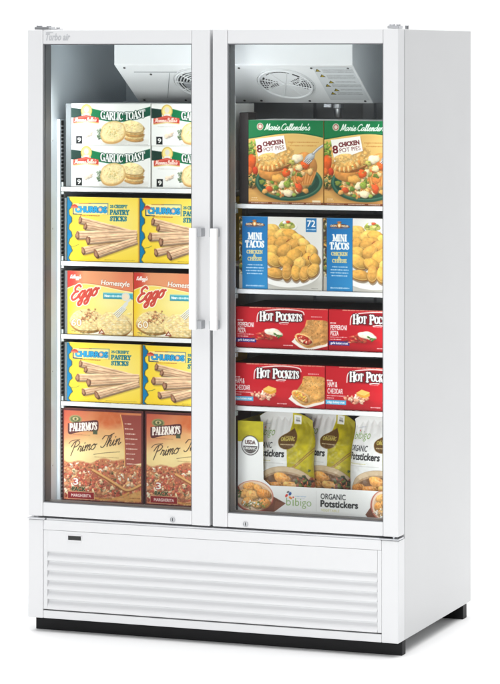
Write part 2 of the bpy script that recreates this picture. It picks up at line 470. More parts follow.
def mesh_from(name, V, F, C, material, smooth_n=0):
    me = bpy.data.meshes.new(name)
    V = np.asarray(V, np.float32)
    F = np.asarray(F, np.int32)
    me.vertices.add(len(V)); me.vertices.foreach_set('co', V.ravel())
    me.loops.add(len(F)*4); me.loops.foreach_set('vertex_index', F.ravel())
    me.polygons.add(len(F)); me.polygons.foreach_set('loop_start', np.arange(0, len(F)*4, 4, dtype=np.int32))
    try: me.polygons.foreach_set('loop_total', np.full(len(F), 4, np.int32))
    except Exception: pass
    me.update(calc_edges=True); me.validate()
    at = me.color_attributes.new('print', 'FLOAT_COLOR', 'POINT')
    at.data.foreach_set('color', np.concatenate([np.asarray(C, np.float32), np.ones((len(V), 1), np.float32)], 1).ravel())
    if smooth_n:
        sm = np.zeros(len(F), bool); sm[:smooth_n] = True
        me.polygons.foreach_set('use_smooth', sm)
    me.materials.append(material)
    return me

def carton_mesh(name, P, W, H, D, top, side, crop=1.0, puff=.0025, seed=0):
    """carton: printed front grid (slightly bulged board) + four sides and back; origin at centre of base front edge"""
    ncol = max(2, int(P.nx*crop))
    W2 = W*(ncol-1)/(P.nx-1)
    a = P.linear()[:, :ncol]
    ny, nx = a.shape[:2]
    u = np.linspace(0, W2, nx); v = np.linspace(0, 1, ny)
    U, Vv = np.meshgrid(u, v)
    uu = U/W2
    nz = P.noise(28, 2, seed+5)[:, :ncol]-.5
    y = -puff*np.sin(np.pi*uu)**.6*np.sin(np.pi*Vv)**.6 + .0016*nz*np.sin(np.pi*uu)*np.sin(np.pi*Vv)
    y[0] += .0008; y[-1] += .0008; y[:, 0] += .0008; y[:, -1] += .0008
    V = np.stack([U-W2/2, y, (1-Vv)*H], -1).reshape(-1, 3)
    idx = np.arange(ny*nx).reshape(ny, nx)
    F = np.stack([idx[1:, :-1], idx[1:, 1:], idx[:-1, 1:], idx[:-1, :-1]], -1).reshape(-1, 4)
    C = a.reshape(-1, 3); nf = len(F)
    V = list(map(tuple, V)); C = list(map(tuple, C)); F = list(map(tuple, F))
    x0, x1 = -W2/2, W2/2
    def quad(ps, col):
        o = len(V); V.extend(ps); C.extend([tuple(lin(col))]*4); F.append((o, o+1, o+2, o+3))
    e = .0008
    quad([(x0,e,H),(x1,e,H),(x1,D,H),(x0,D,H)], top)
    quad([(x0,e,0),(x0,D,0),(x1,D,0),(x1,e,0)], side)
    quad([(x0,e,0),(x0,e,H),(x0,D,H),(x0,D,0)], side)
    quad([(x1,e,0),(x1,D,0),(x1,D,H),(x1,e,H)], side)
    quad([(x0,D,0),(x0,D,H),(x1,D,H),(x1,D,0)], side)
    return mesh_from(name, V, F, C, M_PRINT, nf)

def place(name, me, x, y, z, label, cat, group, rz=0.0, scale=None):
    o = bpy.data.objects.new(name, me); COL.objects.link(o)
    o.location = (x, y, z); o.rotation_euler = (0, 0, R(rz))
    if scale: o.scale = scale
    return tag(o, label, cat, group)

# ------------------------------------------------------------------ the freezer
ROOT = bpy.data.objects.new('display_freezer', None); COL.objects.link(ROOT)
ROOT.location = (0, .39, GROUND)
tag(ROOT, 'tall white two-door glass-front display freezer stocked with boxed frozen food', 'freezer')

XO, TOP, BOT, DEPTH = .635, 1.983, .069, .788

# outer cabinet
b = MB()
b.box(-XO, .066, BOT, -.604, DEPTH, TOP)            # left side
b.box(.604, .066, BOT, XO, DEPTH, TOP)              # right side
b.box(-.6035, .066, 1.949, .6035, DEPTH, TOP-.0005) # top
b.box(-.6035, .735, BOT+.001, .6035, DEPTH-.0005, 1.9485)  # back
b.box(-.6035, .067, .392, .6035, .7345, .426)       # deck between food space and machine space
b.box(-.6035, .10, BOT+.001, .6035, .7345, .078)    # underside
b.build('cabinet', M_CAB_SHADED, ROOT, .0025, 2)
# base frame below the doors, flush with the doors
b = MB()
b.box(-XO, 0, BOT, -.5815, .0655, .3885)
b.box(.5795, 0, BOT, XO, .0655, .3885)
b.box(-.581, .0015, .3565, .579, .0655, .3885)
b.box(-.581, .0015, BOT, .579, .03, .0945)
b.build('base_frame', M_WHITE, ROOT, .0025, 2)
# louvred grille
prof = [(.0025, .3560), (.0025, .2895)]
zs = [.2865, .2555, .2240, .1925, .1615, .1300, .0985]
prof += [(.0015, .2865)]
for i in range(6):
    a, c = zs[i], zs[i+1]
    prof += [(.0155, a-.0015), (.0150, a-.0052), (.0012, c+.0050), (.0004, c+.0022)]
prof += [(.0025, zs[6]), (.0025, .0985), (.028, .0985), (.028, .3560)]
g = MB().prism_x(prof, -.5667, .5647)
gr = g.build('louver_grille', M_WHITE, ROOT, .0, 2)
for x0, x1 in ((-.5806, -.5670), (.5650, .5788)):
    b = MB(); b.box(x0, .0030, .0985, x1, .026, .3562)
    b.build('grille_edge', M_WHITE, gr, .0012, 2)
b = MB(); b.box(-.578, .012, .0955, .5765, .028, .0975); b.build('slot', M_DARK, gr)
# thermometer window
b = MB()
b.box(-.4935, -.0008, .3257, -.4434, .012, .3285); b.box(-.4935, -.0008, .3425, -.4434, .012, .3455)
b.box(-.4935, -.0008, .3285, -.4912, .012, .3425); b.box(-.4457, -.0008, .3285, -.4434, .012, .3425)
dp = b.build('thermometer', M_WHITE, ROOT, .0006, 1)
MB().box(-.4912, .0008, .3285, -.4457, .012, .3425).build('screen', mat('smoked_screen', (.012, .014, .013), .12), dp)
# kick plate and rear skid
b = MB(); b.box(-.629, .05, GROUND, .631, .086, .0688); b.build('kick_plate', M_BLACK, ROOT, .0015, 2)
b = MB(); b.box(-.632, .70, GROUND, .634, .742, .0688); b.build('rear_skid', M_BLACK, ROOT, .0015, 2)
b = MB(); b.box(.128, .0422, .066, .150, .0498, .078); b.cyl((.133,.0385,.071),(0,1,0),.0032,.004,12); b.cyl((.145,.0385,.071),(0,1,0),.0032,.004,12)
b.build('latch', M_CHROME, ROOT, .0006, 1)

# liner
b = MB()
b.box(-.6035, .062, .4265, -.600, .734, 1.9485)
b.box(.600, .062, .4265, .6035, .734, 1.9485)
b.box(-.5995, .7305, .4265, .5995, .734, 1.9485)
b.box(-.5995, .062, 1.945, .5995, .730, 1.9485)
ln = b.build('liner', M_LINER, ROOT, .0, 1)
MB().box(-.5995, .068, .4265, .5995, .730, .430).build('liner_floor', M_FLOORLINER, ln)
for x, z in ((-.5994, 1.62), (-.5994, 1.33), (-.5994, .86), (-.5994, .55)):
    MB().cyl((x, .115, z), (1, 0, 0), .003, .0012, 10).build('rivet', M_CHROME, ln)
# inner back duct with pillars behind the shelves
b = MB()
b.box(-.5995, .700, .4305, .5995, .7300, 1.742)
for x in (-.45, -.15, .095, .31, .50): b.box(x-.02, .672, .4305, x+.02, .6995, 1.740)
b.build('rear_duct', mat('duct_grey', (.60, .63, .66), .5), ROOT, .002, 2)
# drain fitting under the cooling unit
b = MB(); b.cyl((.262, .50, 1.741), (0, 0, -1), .022, .016, 20); b.cyl((.262, .50, 1.725), (0, 0, -1), .014, .03, 16, r2=.012)
b.box(.215, .49, 1.728, .255, .515, 1.741)
b.build('drain_fitting', M_CHROME, ROOT, .001, 1)

# centre mullion with slots
b = MB(); b.box(-.022, .086, .4305, .0300, .149, 1.780); mu = b.build('mullion', M_LINER, ROOT, .002, 2)
def slots(x0, x1, y0, y1, z0, z1, parent, nx):
    d = MB(); d.box(x0, y0, z0, x1, y1, z1); st = d.build('slot_track', M_DARK, parent)
    d = MB(); z = z0+.012
    xs = (x1, x1+.0012)
    while z < z1-.01:
        d.box(xs[0], y0+.0012, z, xs[1], y1-.0012, z+.0045); z += .0125
    d.build('rung', M_GREY, st)
slots(.0301, .0308, .103, .117, .45, 1.745, mu, 1)
b = MB(); b.box(.0301, .120, .4305, .0345, .1485, 1.770); b.build('edge_trim', M_SHELF, mu, .001, 1)
# side pilasters
for sx in (-1, 1):
    b = MB(); b.box(sx*.5995, .149, .4305, sx*.588, .192, 1.690); p = b.build('pilaster', M_LINER, ROOT, .0012, 2)
    if sx < 0: slots(-.5879, -.5870, .158, .178, .44, 1.685, p, 1)
# lit strips behind the door stiles; the bright high segments are added fill
for z0_, z1_, m_ in ((.46, 1.600, M_LED), (1.604, 1.800, M_FILLHI)):
    for x0, x1, y0 in ((-.0215, -.0045, .0705), (.0045, .0215, .0705)):
        b = MB(); b.box(x0, y0, z0_, x1, y0+.0145, z1_); b.build('led_fill_strip', m_, mu, .003, 2)
    for sx in (-1, 1):
        b = MB(); b.box(sx*.5992, .0655, z0_, sx*.5875, .0800, z1_); b.build('led_fill_strip', m_ if sx < 0 else M_LED, ROOT, .003, 2)
for x0, x1 in ((-.58, -.03), (.03, .58)):
    b = MB(); b.box(x0, .0655, 1.9398, x1, .0800, 1.9447); b.build('led_fill_strip', M_FILLTOP, ROOT, .0015, 2)  # unseen header strips, added to brighten the cooling unit's front
# shelves: wire decks with a broad front edge
def shelf(x0, x1, ztop, left):
    b = MB(); b.box(x0, .150, ztop-.0145, x1, .1575, ztop)
    s = b.build('shelf', M_SHELF, ROOT, .0022, 3)
    w = MB()
    x = x0+.02
    while x < x1-.01:
        w.box(x-.002, .1576, ztop-.006, x+.002, .655, ztop-.001); x += .026
    for y in (.30, .46, .64): w.box(x0+.004, y, ztop-.0125, x1-.004, y+.006, ztop-.0065)
    w.build('wire_deck', M_SHELF, s)
    c = MB()
    if left:
        c.box(x0-.001, .1555, ztop-.024, x0+.009, .175, ztop-.015); c.box(x0-.001, .158, ztop+.0005, x0+.006, .172, ztop+.016)
    else:
        c.box(.0346, .128, ztop-.030, .0430, .149, ztop-.0155); c.box(.0346, .128, ztop-.014, .0400, .1485, ztop+.004)
    c.build('shelf_clip', M_CLIP, s, .001, 1)
    return s
SL = [1.4665, 1.2215, .9800, .7590]
SR = [1.4215, 1.1470, .9570, .7690]
sl = [shelf(-.586, .018, z, True) for z in SL]
sr = [shelf(.0232, .5875, z, False) for z in SR]
def divider(par, x0, x1, y0, y1, z0, z1, m):
    MB().box(x0, y0, z0, x1, y1, z1).build('divider', m, par, .001, 1)
divider(sl[0], -.5735, -.5545, .163, .40, SL[0]+.0005, 1.742, M_DIVG)
divider(sl[1], -.5780, -.5705, .164, .40, SL[1]+.0005, 1.430, M_DIVG)
divider(sl[2], -.5770, -.5668, .163, .40, SL[2]+.0005, 1.190, M_DIVG)
divider(sl[3], -.5780, -.5690, .164, .40, SL[3]+.0005, .953, M_DIVG)
divider(sr[0], .0405, .0720, .166, .24, SR[0]+.0005, 1.716, M_DIVD)

# ---- doors
def door(x0, x1, gx0, gx1, hx, side, hinge_side):
    z0, z1, gz0, gz1 = .4005, TOP+.001, .4450, 1.9380
    b = MB()
    b.box(x0, 0, z0, gx0-.0006, .060, z1); b.box(gx1+.0006, 0, z0, x1, .060, z1)
    b.box(gx0, .0012, z0+.0005, gx1, .060, gz0); b.box(gx0, .0012, gz1, gx1, .060, z1-.0005)
    d = b.build('door', M_DOOR, ROOT, .0028, 3)
    t = .003
    j = MB()
    j.box(gx0-.0003, .006, gz0, gx0+t, .0595, gz1); j.box(gx1-t, .006, gz0, gx1+.0003, .0595, gz1)
    j.box(gx0+t, .006, gz0-.0003, gx1-t, .0595, gz0+t); j.box(gx0+t, .006, gz1-t, gx1-t, .0595, gz1+.0003)
    j.build('gasket', M_GASKET, d, .0, 1)
    s = MB(); s.box(x0+.008, .0602, z0+.004, gx0-.006, .0645, z1-.03); s.box(gx1+.006, .0602, z0+.004, x1-.008, .0645, z1-.03)
    s.box(gx0-.006, .0602, z0+.004, gx1+.006, .0645, gz0-.006); s.box(gx0-.006, .0602, gz1+.006, gx1+.006, .0645, z1-.03)
    s.build('door_seal', M_GREY, d)
    g = MB(); g.box(gx0+t, .0125, gz0+t, gx1-t, .0165, gz1-t); g.build('glass', M_GLASS, d)
    # handle
    h = MB(); h.box(hx, -.0470, 1.0290, hx+.0240, -.0330, 1.3515)
    hd = h.build('handle', M_HANDLE, d, .0020, 3)
    px0 = hx+.0136 if side < 0 else max(hx-.0100, x0+.0008)
    for za in (1.0300, 1.3235):
        p = MB(); p.box(px0, -.0328, za, px0+.0238, 0, za+.0270); p.build('handle_post', M_HEND, hd, .0015, 2)
    # lock
    lx = -.1249 if side < 0 else .1254
    k = MB(); k.torus((lx, -.0008, .4142), (0, 1, 0), .0078, .0012, 28, 6)
    k.cyl((lx, .0011, .4142), (0, -1, 0), .0070, .0016, 24, 0)
    lk = k.build('lock', M_CHROME, d)
    MB().box(lx-.0011, -.0014, .4095, lx+.0011, -.0004, .4189).build('keyhole', M_DARK, lk)
    return d
dl = door(-XO, .0030, -.582, -.0600, -.0502, -1, -1)
dr = door(.0128, XO, .0633, .5840, .0211, 1, 1)
MB().box(.0034, .0300, .405, .0124, .058, 1.975).build('gap_seal', M_GASKET, dl)

# embossed emblem on the left door's top rail
me = bpy.data.meshes.new('emblem')
cu = bpy.data.curves.new('emblem', 'FONT'); cu.body = 'Turbo air'; cu.size = .0335; cu.shear = .28; cu.offset = .0009; cu.extrude = .0006; cu.space_character = 1.02
tmp = bpy.data.objects.new('emblem', cu); me = bpy.data.meshes.new_from_object(tmp)
bpy.data.objects.remove(tmp); bpy.data.curves.remove(cu)
for v in me.vertices: v.co = (v.co.x*.62, -v.co.z, v.co.y*.92)
wmax = max(v.co.x for v in me.vertices)
for v in me.vertices: v.co = (v.co.x/wmax*.0905 - .5745, v.co.y - .0003 + .0012, v.co.z*1.0 + 1.9500)
me.materials.clear(); me.materials.append(M_EMBOSS)
em = bpy.data.objects.new('emblem', me); COL.objects.link(em); em.parent = dl
MB().box(-.5700, -.0002, 1.9745, -.5450, .0008, 1.9757).build('emblem_bar', M_EMBOSS, dl)

# hinges
def hinge(b, x0, x1, dirx):
    b.box(x0, .004, TOP+.0016, x1, .056, TOP+.0075)
    return b
b = MB(); b.box(-.612, .002, TOP+.0016, -.560, .050, TOP+.0105); b.cyl((-.606, .028, TOP+.0106), (0, 0, 1), .010, .004, 18); b.cyl((-.572, .028, TOP+.0106), (0, 0, 1), .008, .003, 18)
b.box(-.559, .010, TOP+.0016, -.532, .05, TOP+.0048); b.cyl((-.540, .03, TOP+.0049), (0, 0, 1), .006, .004, 14)
b.build('hinge', M_CHROME, ROOT, .001, 2)
b = MB(); b.box(.598, .002, TOP+.0016, .634, .050, TOP+.0105); b.cyl((.606, .028, TOP+.0106), (0, 0, 1), .010, .004, 18); b.cyl((.626, .028, TOP+.0106), (0, 0, 1), .007, .004, 18)
b.build('hinge', M_CHROME, ROOT, .001, 2)
MB().cyl((.624, .12, TOP+.0002), (0, 0, 1), .006, .012, 14).build('bolt', M_CHROME, ROOT, .0008, 1)
M_PLATE = mat('hinge_plate', (0.70, 0.71, 0.73), 0.3, metal=0.5)
for sx in (-1, 1):
    b = MB(); b.box(sx*.6365, -.0040, .3902, sx*.574, .050, .3955); b.cyl((sx*.614, .026, .3950), (0, 0, 1), .010, .0052, 18)
    b.build('hinge', M_PLATE if sx < 0 else M_CHROME, ROOT, .0012, 2)
MB().box(-.572, .0060, .3886, .572, .050, .3945).build('sill_trim', M_PLATE, ROOT, .001, 1)

# ---- cooling unit under the ceiling
EX = .4155
prof = [(.200, 1.9445), (.200, 1.869), (.410, 1.7445), (.7295, 1.7445), (.7295, 1.9445)]
ev = MB().prism_x(prof, -EX, EX).build('cooling_unit', M_HOUSING, ROOT, .003, 2)
P0 = Vector((0, .200, 1.869)); dirv = Vector((0, .210, -.1245)); SLEN = dirv.length; dirv.normalize()
nrm = Vector((0, -.1245, -.210)).normalized()
def onslope(x, t, h=0.0): return P0 + Vector((x, 0, 0)) + dirv*t + nrm*h
M_SCREW = mat('screw_dark', (.10, .10, .10), .4, metal=.6)
for x, t in [(-.385, .018), (-.305, .06), (-.06, .018), (.02, .018), (.27, .018), (.395, .018)] + [(x, SLEN-.014) for x in (-.39, -.24, -.03, .03, .20, .392)]:
    MB().cyl(onslope(x, t, -.001), nrm, .0042, .0028, 12).build('screw', M_SCREW, ev)
b = MB(); b.bar(onslope(-.36, .045, .0008), onslope(-.20, .045, .0008), .0016, .0016)
b.bar(onslope(-.30, SLEN-.03, .0008), onslope(-.235, .05, .0008), .0014, .0014)
b.build('seam', M_GREY, ev)
def fan(x, full):
    c = onslope(x, SLEN*.485, 0)
    b = MB(); b.torus(c + nrm*.003, nrm, .099, .0045, 64, 8); b.torus(c+nrm*.002, nrm, .107, .002, 64, 6)
    f = b.build('fan_guard', M_HOUSING, ev, smooth=True)
    if full:
        MB().cyl(c - nrm*.0005, nrm, .096, .0012, 48).build('fan_opening', mat('fan_shadow', (.06, .065, .07), .6), f)
        w = MB()
        for k in range(7): w.torus(c + nrm*.004, nrm, .022+.0115*k, .0024, 56, 6)
        for k in range(10):
            a = 2*math.pi*k/10+.2; d = Vector((1,0,0))*math.cos(a) + dirv*math.sin(a)
            w.bar(c + d*.012 + nrm*.004, c + d*.098 + nrm*.004, .0045, .003)
        w.cyl(c + nrm*.002, nrm, .024, .004, 28)
        w.build('guard_wire', M_HOUSING, f)
        # motor plate half covers the opening
        w = MB()
        for a0, a1 in ((70, 200),):
            n = 20; vs = [c + nrm*.0062]
            for k in range(n+1):
                a = R(a0+(a1-a0)*k/n); d = Vector((1,0,0))*math.cos(a) + dirv*math.sin(a); vs.append(c + d*.07 + nrm*.0062)
            w.add(vs, [(0, k+1, k+2) for k in range(n)])
        w.build('motor_plate', M_GREY, f)
    else:
        MB().cyl(c - nrm*.0005, nrm, .097, .0022, 56).build('fan_face', M_HOUSING, f)
        w = MB()
        for sec in ((-38, 28, range(1, 9)), (150, 212, range(1, 9))):
            for k in sec[2]:
                r0 = .020 + .0098*k
                tilt = 0
                n = 7
                span = (sec[1]-sec[0])/n
                for q in range(n):
                    if (q + k) % 7 == 6: continue
                    a0 = R(sec[0]+span*q+1.2); a1 = R(sec[0]+span*(q+1)-1.6)
                    ps = []
                    for (rr_, aa) in ((r0, a0), (r0+.0062, a0), (r0+.0062, (a0+a1)/2), (r0+.0062, a1), (r0, a1), (r0, (a0+a1)/2)):
                        d = Vector((1,0,0))*math.cos(aa) + dirv*math.sin(aa); ps.append(c + d*rr_ + nrm*.0020)
                    w.add(ps, [(0, 1, 2, 3, 4, 5)])
        for (a0, a1, r0, r1) in ((-132, -64, .0825, .0865), (-56, -36, .080, .0885), (-168, -146, .081, .087)):
            n = 10
            for q in range(n):
                aa, ab = R(a0+(a1-a0)*q/n), R(a0+(a1-a0)*(q+.93)/n)
                ps = [c + (Vector((1,0,0))*math.cos(t) + dirv*math.sin(t))*r_ + nrm*.0021 for r_, t in ((r0, aa), (r1, aa), (r1, ab), (r0, ab))]
                w.add(ps, [(0, 1, 2, 3)])
        w.build('vent_slot', M_DARK, f)
        w = MB()
        for k in range(8):
            a = 2*math.pi*k/8+.35; d = Vector((1,0,0))*math.cos(a) + dirv*math.sin(a)
            w.bar(c + d*.004 + nrm*.003, c + d*.097 + nrm*.003, .0022, .0016)
        w.build('guard_wire', M_HOUSING, f)
    for ob_ in [f] + list(f.children):
        for v in ob_.data.vertices: v.co = c + (v.co - c)*.90
fan(-.143, True); fan(.151, False)
# warning label on the slope (printed sheet)
LW, LH = .135, .215
P = Paint(45, 72, 2.6, (214, 217, 219), 3)
ty = 5
for k, (n, xi) in enumerate(((4, 0), (5, 2), (2, 8), (3, 2), (2, 9), (3, 3))):
    hgt = n*1.9+1.6
    P.poly([(xi+1, ty+5.4), (xi+4.2, ty-.4), (xi+7.4, ty+5.4)], (60, 55, 25))
    P.poly([(xi+2.4, ty+4.6), (xi+4.2, ty+1.2), (xi+6, ty+4.6)], (190, 165, 40))
    for q in range(n): P.dashes(xi+9.5, ty+1.2+q*1.95, 44-(k*1.7) % 5, (120, 122, 124), .75, .75, seed=k*7+q)
    ty += hgt+2.2
ny, nx = P.ny, P.nx
U, Vv = np.meshgrid(np.linspace(0, 1, nx), np.linspace(0, 1, ny))
V = []
for a_, b_ in zip(U.ravel(), Vv.ravel()):
    p = onslope(.275 + a_*LW, .008 + b_*LH, .0012); V.append(p[:])
idx = np.arange(ny*nx).reshape(ny, nx)
F = np.stack([idx[1:, :-1], idx[1:, 1:], idx[:-1, 1:], idx[:-1, :-1]], -1).reshape(-1, 4)
o = bpy.data.objects.new('warning_label', mesh_from('warning_label', V, F, P.linear().reshape(-1, 3), M_PRINT)); COL.objects.link(o); o.parent = ev

# ------------------------------------------------------------------ setting
b = MB()
prof = [(-7.0, GROUND)]
yb, rad = 4.2, 1.6
for k in range(0, 19):
    a = R(90*k/18); prof.append((yb + rad*math.sin(a), GROUND + rad*(1-math.cos(a))))
prof.append((yb+rad, 6.5))
n = len(prof)
b.add([(-9, y, z) for y, z in prof] + [(7, y, z) for y, z in prof], [(k, k+n, k+1+n, k+1) for k in range(n-1)])
bd = b.build('floor', M_BACK, None, smooth=True); bd['kind'] = 'structure'

# ------------------------------------------------------------------ light and camera
w = bpy.data.worlds.new('World'); sc.world = w; w.use_nodes = True
w.node_tree.nodes['Background'].inputs[0].default_value = (.97, .985, 1.0, 1)
w.node_tree.nodes['Background'].inputs[1].default_value = .32
def area(name, loc, target, sx, sy, power, col=(1, 1, 1)):
    l = bpy.data.lights.new(name, 'AREA'); l.shape = 'RECTANGLE'; l.size = sx; l.size_y = sy; l.energy = power; l.color = col
    o = bpy.data.objects.new(name, l); COL.objects.link(o); o.location = loc
    o.rotation_euler = (Vector(target)-Vector(loc)).to_track_quat('-Z', 'Y').to_euler()
    return o
area('softbox_overhead', (.5, 0, 6.2), (.5, 0, 0), 9, 9, 350).data.spread = R(120)
area('softbox_front', (.45, -4.6, 1.05), (0, .3, 1.45), 1.5, .9, 72)
area('softbox_backdrop', (-1.0, 2.6, 5.9), (-1.2, 5.6, 1.5), 8, 1.2, 210)

cam = bpy.data.cameras.new('camera'); co = bpy.data.objects.new('camera', cam); COL.objects.link(co)
co.location = (3.5294, -8.9108, 1.8990); co.rotation_euler = (R(90), 0, .36341)
cam.sensor_fit = 'HORIZONTAL'; cam.sensor_width = 36; cam.lens = 216.4; cam.shift_y = -.5719
cam.clip_end = 100
sc.camera = co
sc.view_settings.view_transform = 'Standard'; sc.view_settings.look = 'None'; sc.view_settings.exposure = 0; sc.view_settings.gamma = 1
sc.render.engine = 'CYCLES'
sc.cycles.use_denoising = True
sc.cycles.max_bounces = 10; sc.cycles.transparent_max_bounces = 12

# ------------------------------------------------------------------ the frozen food
K = 2.8
def rnd(seed): return random.Random(seed)

# --- garlic toast
def paint_garlic():
    P = Paint(79.4, 41.6, K, (240, 240, 236), 11)
    P.a *= (1-.03*(P.noise(20, 2, 3)-.5))[..., None]
    up = catmull([(20, 4.6), (30, 7), (40, 9), (50, 9.8), (60, 8.6), (70, 5.6), (79.4, 2.6)], 8)
    lo = catmull([(20, 14.6), (30, 16.6), (40, 18), (50, 18.2), (60, 17), (70, 14.6), (79.4, 11.6)], 8)
    grad = np.zeros_like(P.a); t = np.clip((P.X-20)/60, 0, 1)
    base = np.array([8, 122, 72])/255; dk = np.array([14, 84, 62])/255
    f = ss(np.abs(t-.18)*1.6)[..., None]; grad[:] = base*(1-f)+dk*f
    P.poly(list(map(tuple, up))+list(map(tuple, lo[::-1])), grad)
    P.line(up, .5, (215, 225, 200), .7)
    P.poly([(0, 4.4), (10.6, 5.6), (10.6, 15), (0, 14.2)], (16, 52, 44))
    P.serif('GARLIC TOAST', 30, 14.9, 74.2, 7.2, (250, 250, 246), .19, .5, rise=2.0, bend=2.3, outline=(10, 50, 38), ow=.55)
    # plain niche above the ribbon
    P.ell(15.6, 7.2, 5.6, 6.4, (214, 178, 84)); P.ell(15.6, 7.4, 4.6, 5.5, (240, 222, 140))
    P.ell(15.6, 6.2, 2.3, 3.0, (226, 218, 210), .9); P.poly([(12, 13), (13.2, 9.6), (18, 9.6), (19.3, 13)], (232, 228, 226), .9)
    rb = [(2.2, 14.6), (11, 12.6), (15.5, 11.6), (20, 12.6), (28, 14.2), (28, 19.2), (15.5, 17.9), (2.2, 19.8)]
    P.poly([(a, b+1.1) for a, b in rb], (226, 196, 110), .8)
    P.poly(rb, (198, 66, 52)); P.poly([(2.6, 15), (15.5, 12.4), (27.6, 14.6), (27.6, 15.6), (15.5, 13.6), (2.6, 16)], (226, 112, 92), .8)
    P.script("Mamma Bella's", 3.6, 18.2, 25.6, 1.9, (250, 236, 224), .62, rise=.4, slant=.15)
    P.dashes(6.5, 22.6, 25, (196, 190, 178), .55, .7, seed=4)
    # garlic and herbs
    for (x, y, a, b, r) in ((16.2, 31.5, 2.9, 2.0, 10), (19.4, 30.6, 2.4, 1.8, -20), (21, 28.8, 1.5, .9, -30), (14.8, 33.2, 1.6, .9, 20)):
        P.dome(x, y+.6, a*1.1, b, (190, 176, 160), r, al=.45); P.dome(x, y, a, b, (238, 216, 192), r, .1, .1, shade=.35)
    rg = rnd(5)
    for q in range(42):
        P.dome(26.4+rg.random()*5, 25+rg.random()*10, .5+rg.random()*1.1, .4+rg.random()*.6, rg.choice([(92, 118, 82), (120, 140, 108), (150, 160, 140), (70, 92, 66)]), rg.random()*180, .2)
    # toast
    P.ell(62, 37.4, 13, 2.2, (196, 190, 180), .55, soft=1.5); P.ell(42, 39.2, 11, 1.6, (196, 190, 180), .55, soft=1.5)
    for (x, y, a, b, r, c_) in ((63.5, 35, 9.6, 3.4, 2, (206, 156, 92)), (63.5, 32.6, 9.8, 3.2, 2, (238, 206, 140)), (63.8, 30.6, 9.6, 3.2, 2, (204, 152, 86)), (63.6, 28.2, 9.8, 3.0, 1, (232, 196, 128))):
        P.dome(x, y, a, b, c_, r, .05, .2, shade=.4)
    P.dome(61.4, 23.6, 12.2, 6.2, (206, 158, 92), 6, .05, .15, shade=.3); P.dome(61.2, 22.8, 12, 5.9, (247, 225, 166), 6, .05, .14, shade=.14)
    def slice_(pts, crust, crumb, dx, dy, sd):
        c_ = catmull(pts+[pts[0]], 6); ctr = c_.mean(0)
        P.poly([tuple(p+np.array([dx, dy])) for p in c_], crust, 1, .4)
        nzs = P.noise(2.0, 3, sd)[..., None]
        cr = np.clip(np.array(crumb)/255*(.90+.18*nzs), 0, 1)*np.ones_like(P.a)
        P.poly(list(map(tuple, c_)), np.clip(np.array([228, 190, 124])/255*(.9+.2*nzs), 0, 1)*np.ones_like(P.a), 1, .4)
        P.poly([tuple(ctr+(p-ctr)*.90) for p in c_], cr, 1, .9)
    slice_([(29.4, 31), (31.6, 23), (38, 18.4), (46, 17.4), (52.6, 20.4), (54.6, 26), (52.8, 33), (46.6, 37.4), (38.6, 38.6), (32.2, 36.6)], (206, 160, 98), (249, 229, 172), .3, 1.7, 3)
    for q in range(70):
        x, y = rg.gauss(42, 5), rg.gauss(29, 3.6)
        P.ell(x, y, .3+.4*rg.random(), .25+.3*rg.random(), rg.choice([(214, 176, 96), (226, 190, 110), (150, 150, 80), (255, 240, 196)]), .6, soft=.3)
    for q in range(40):
        P.ell(rg.gauss(61, 5), rg.gauss(22.6, 2), .3+.35*rg.random(), .25, rg.choice([(214, 176, 96), (255, 240, 196), (160, 150, 80)]), .6)
    P.rect(5, 32.6, 11.2, 40.2, (22, 24, 26)); P.text('9', 6.5, 38.6, 9.8, 4.6, (245, 245, 240), .02)
    P.dashes(30, 40.4, 77, (170, 166, 158), .5, .7, seed=9)
    P.rect(0, 41.2, 79.4, 41.6, (205, 202, 196))
    return P

# --- churros
def churro(P, x0, y0, x1, y1, w0, w1, dark=1.0, seed=0):
    w0 *= 1.14; w1 *= 1.22
    n = 5; d = np.array([x1-x0, y1-y0]); L = np.hypot(*d); d /= L; nv = np.array([-d[1], d[0]])
    poly = [(x0+nv[0]*w0/2, y0+nv[1]*w0/2), (x1+nv[0]*w1/2, y1+nv[1]*w1/2), (x1-nv[0]*w1/2, y1-nv[1]*w1/2), (x0-nv[0]*w0/2, y0-nv[1]*w0/2)]
    nz = P.noise(3.0, 3, seed, 2.2, .8)
    # across coordinate
    A = (P.X-x0)*nv[0] + (P.Y-y0)*nv[1]; T = ((P.X-x0)*d[0]+(P.Y-y0)*d[1])/L
    ww = w0+(w1-w0)*T; q = np.clip(A/ww+.5, 0, 1)
    ridg = .5+.5*np.cos(q*2*np.pi*3.0)
    sh = .76+.30*(1-q)**.8*1.0 + .14*ridg - .26*ss((q-.72)*4)
    base = np.array([232, 194, 160])/255*dark
    colr = base*(sh*(1+.34*(nz-.5)))[..., None]
    colr[..., 2] *= .98
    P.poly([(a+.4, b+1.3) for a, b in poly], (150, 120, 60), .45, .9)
    P.poly(poly, np.clip(colr, 0, 1), 1, .3)
    for kk in (.30, .64):
        a0 = np.array([x0, y0])+nv*w0*(kk-.5); a1 = np.array([x1, y1])+nv*w1*(kk-.5)
        P.line([tuple(a0), tuple(a1)], .6, (140, 84, 54), .7)
    P.line([(poly[1][0], poly[1][1]), (poly[0][0], poly[0][1])], .7, (122, 76, 52), .55)
    rt = math.degrees(math.atan2(d[1], d[0]))
    P.dome(x0, y0, w0*.26, w0*.52, (132, 88, 66), rt, .14, .4, shade=.5); P.ell(x0-.2, y0-.1, w0*.13, w0*.30, (196, 150, 120), .75, rt)

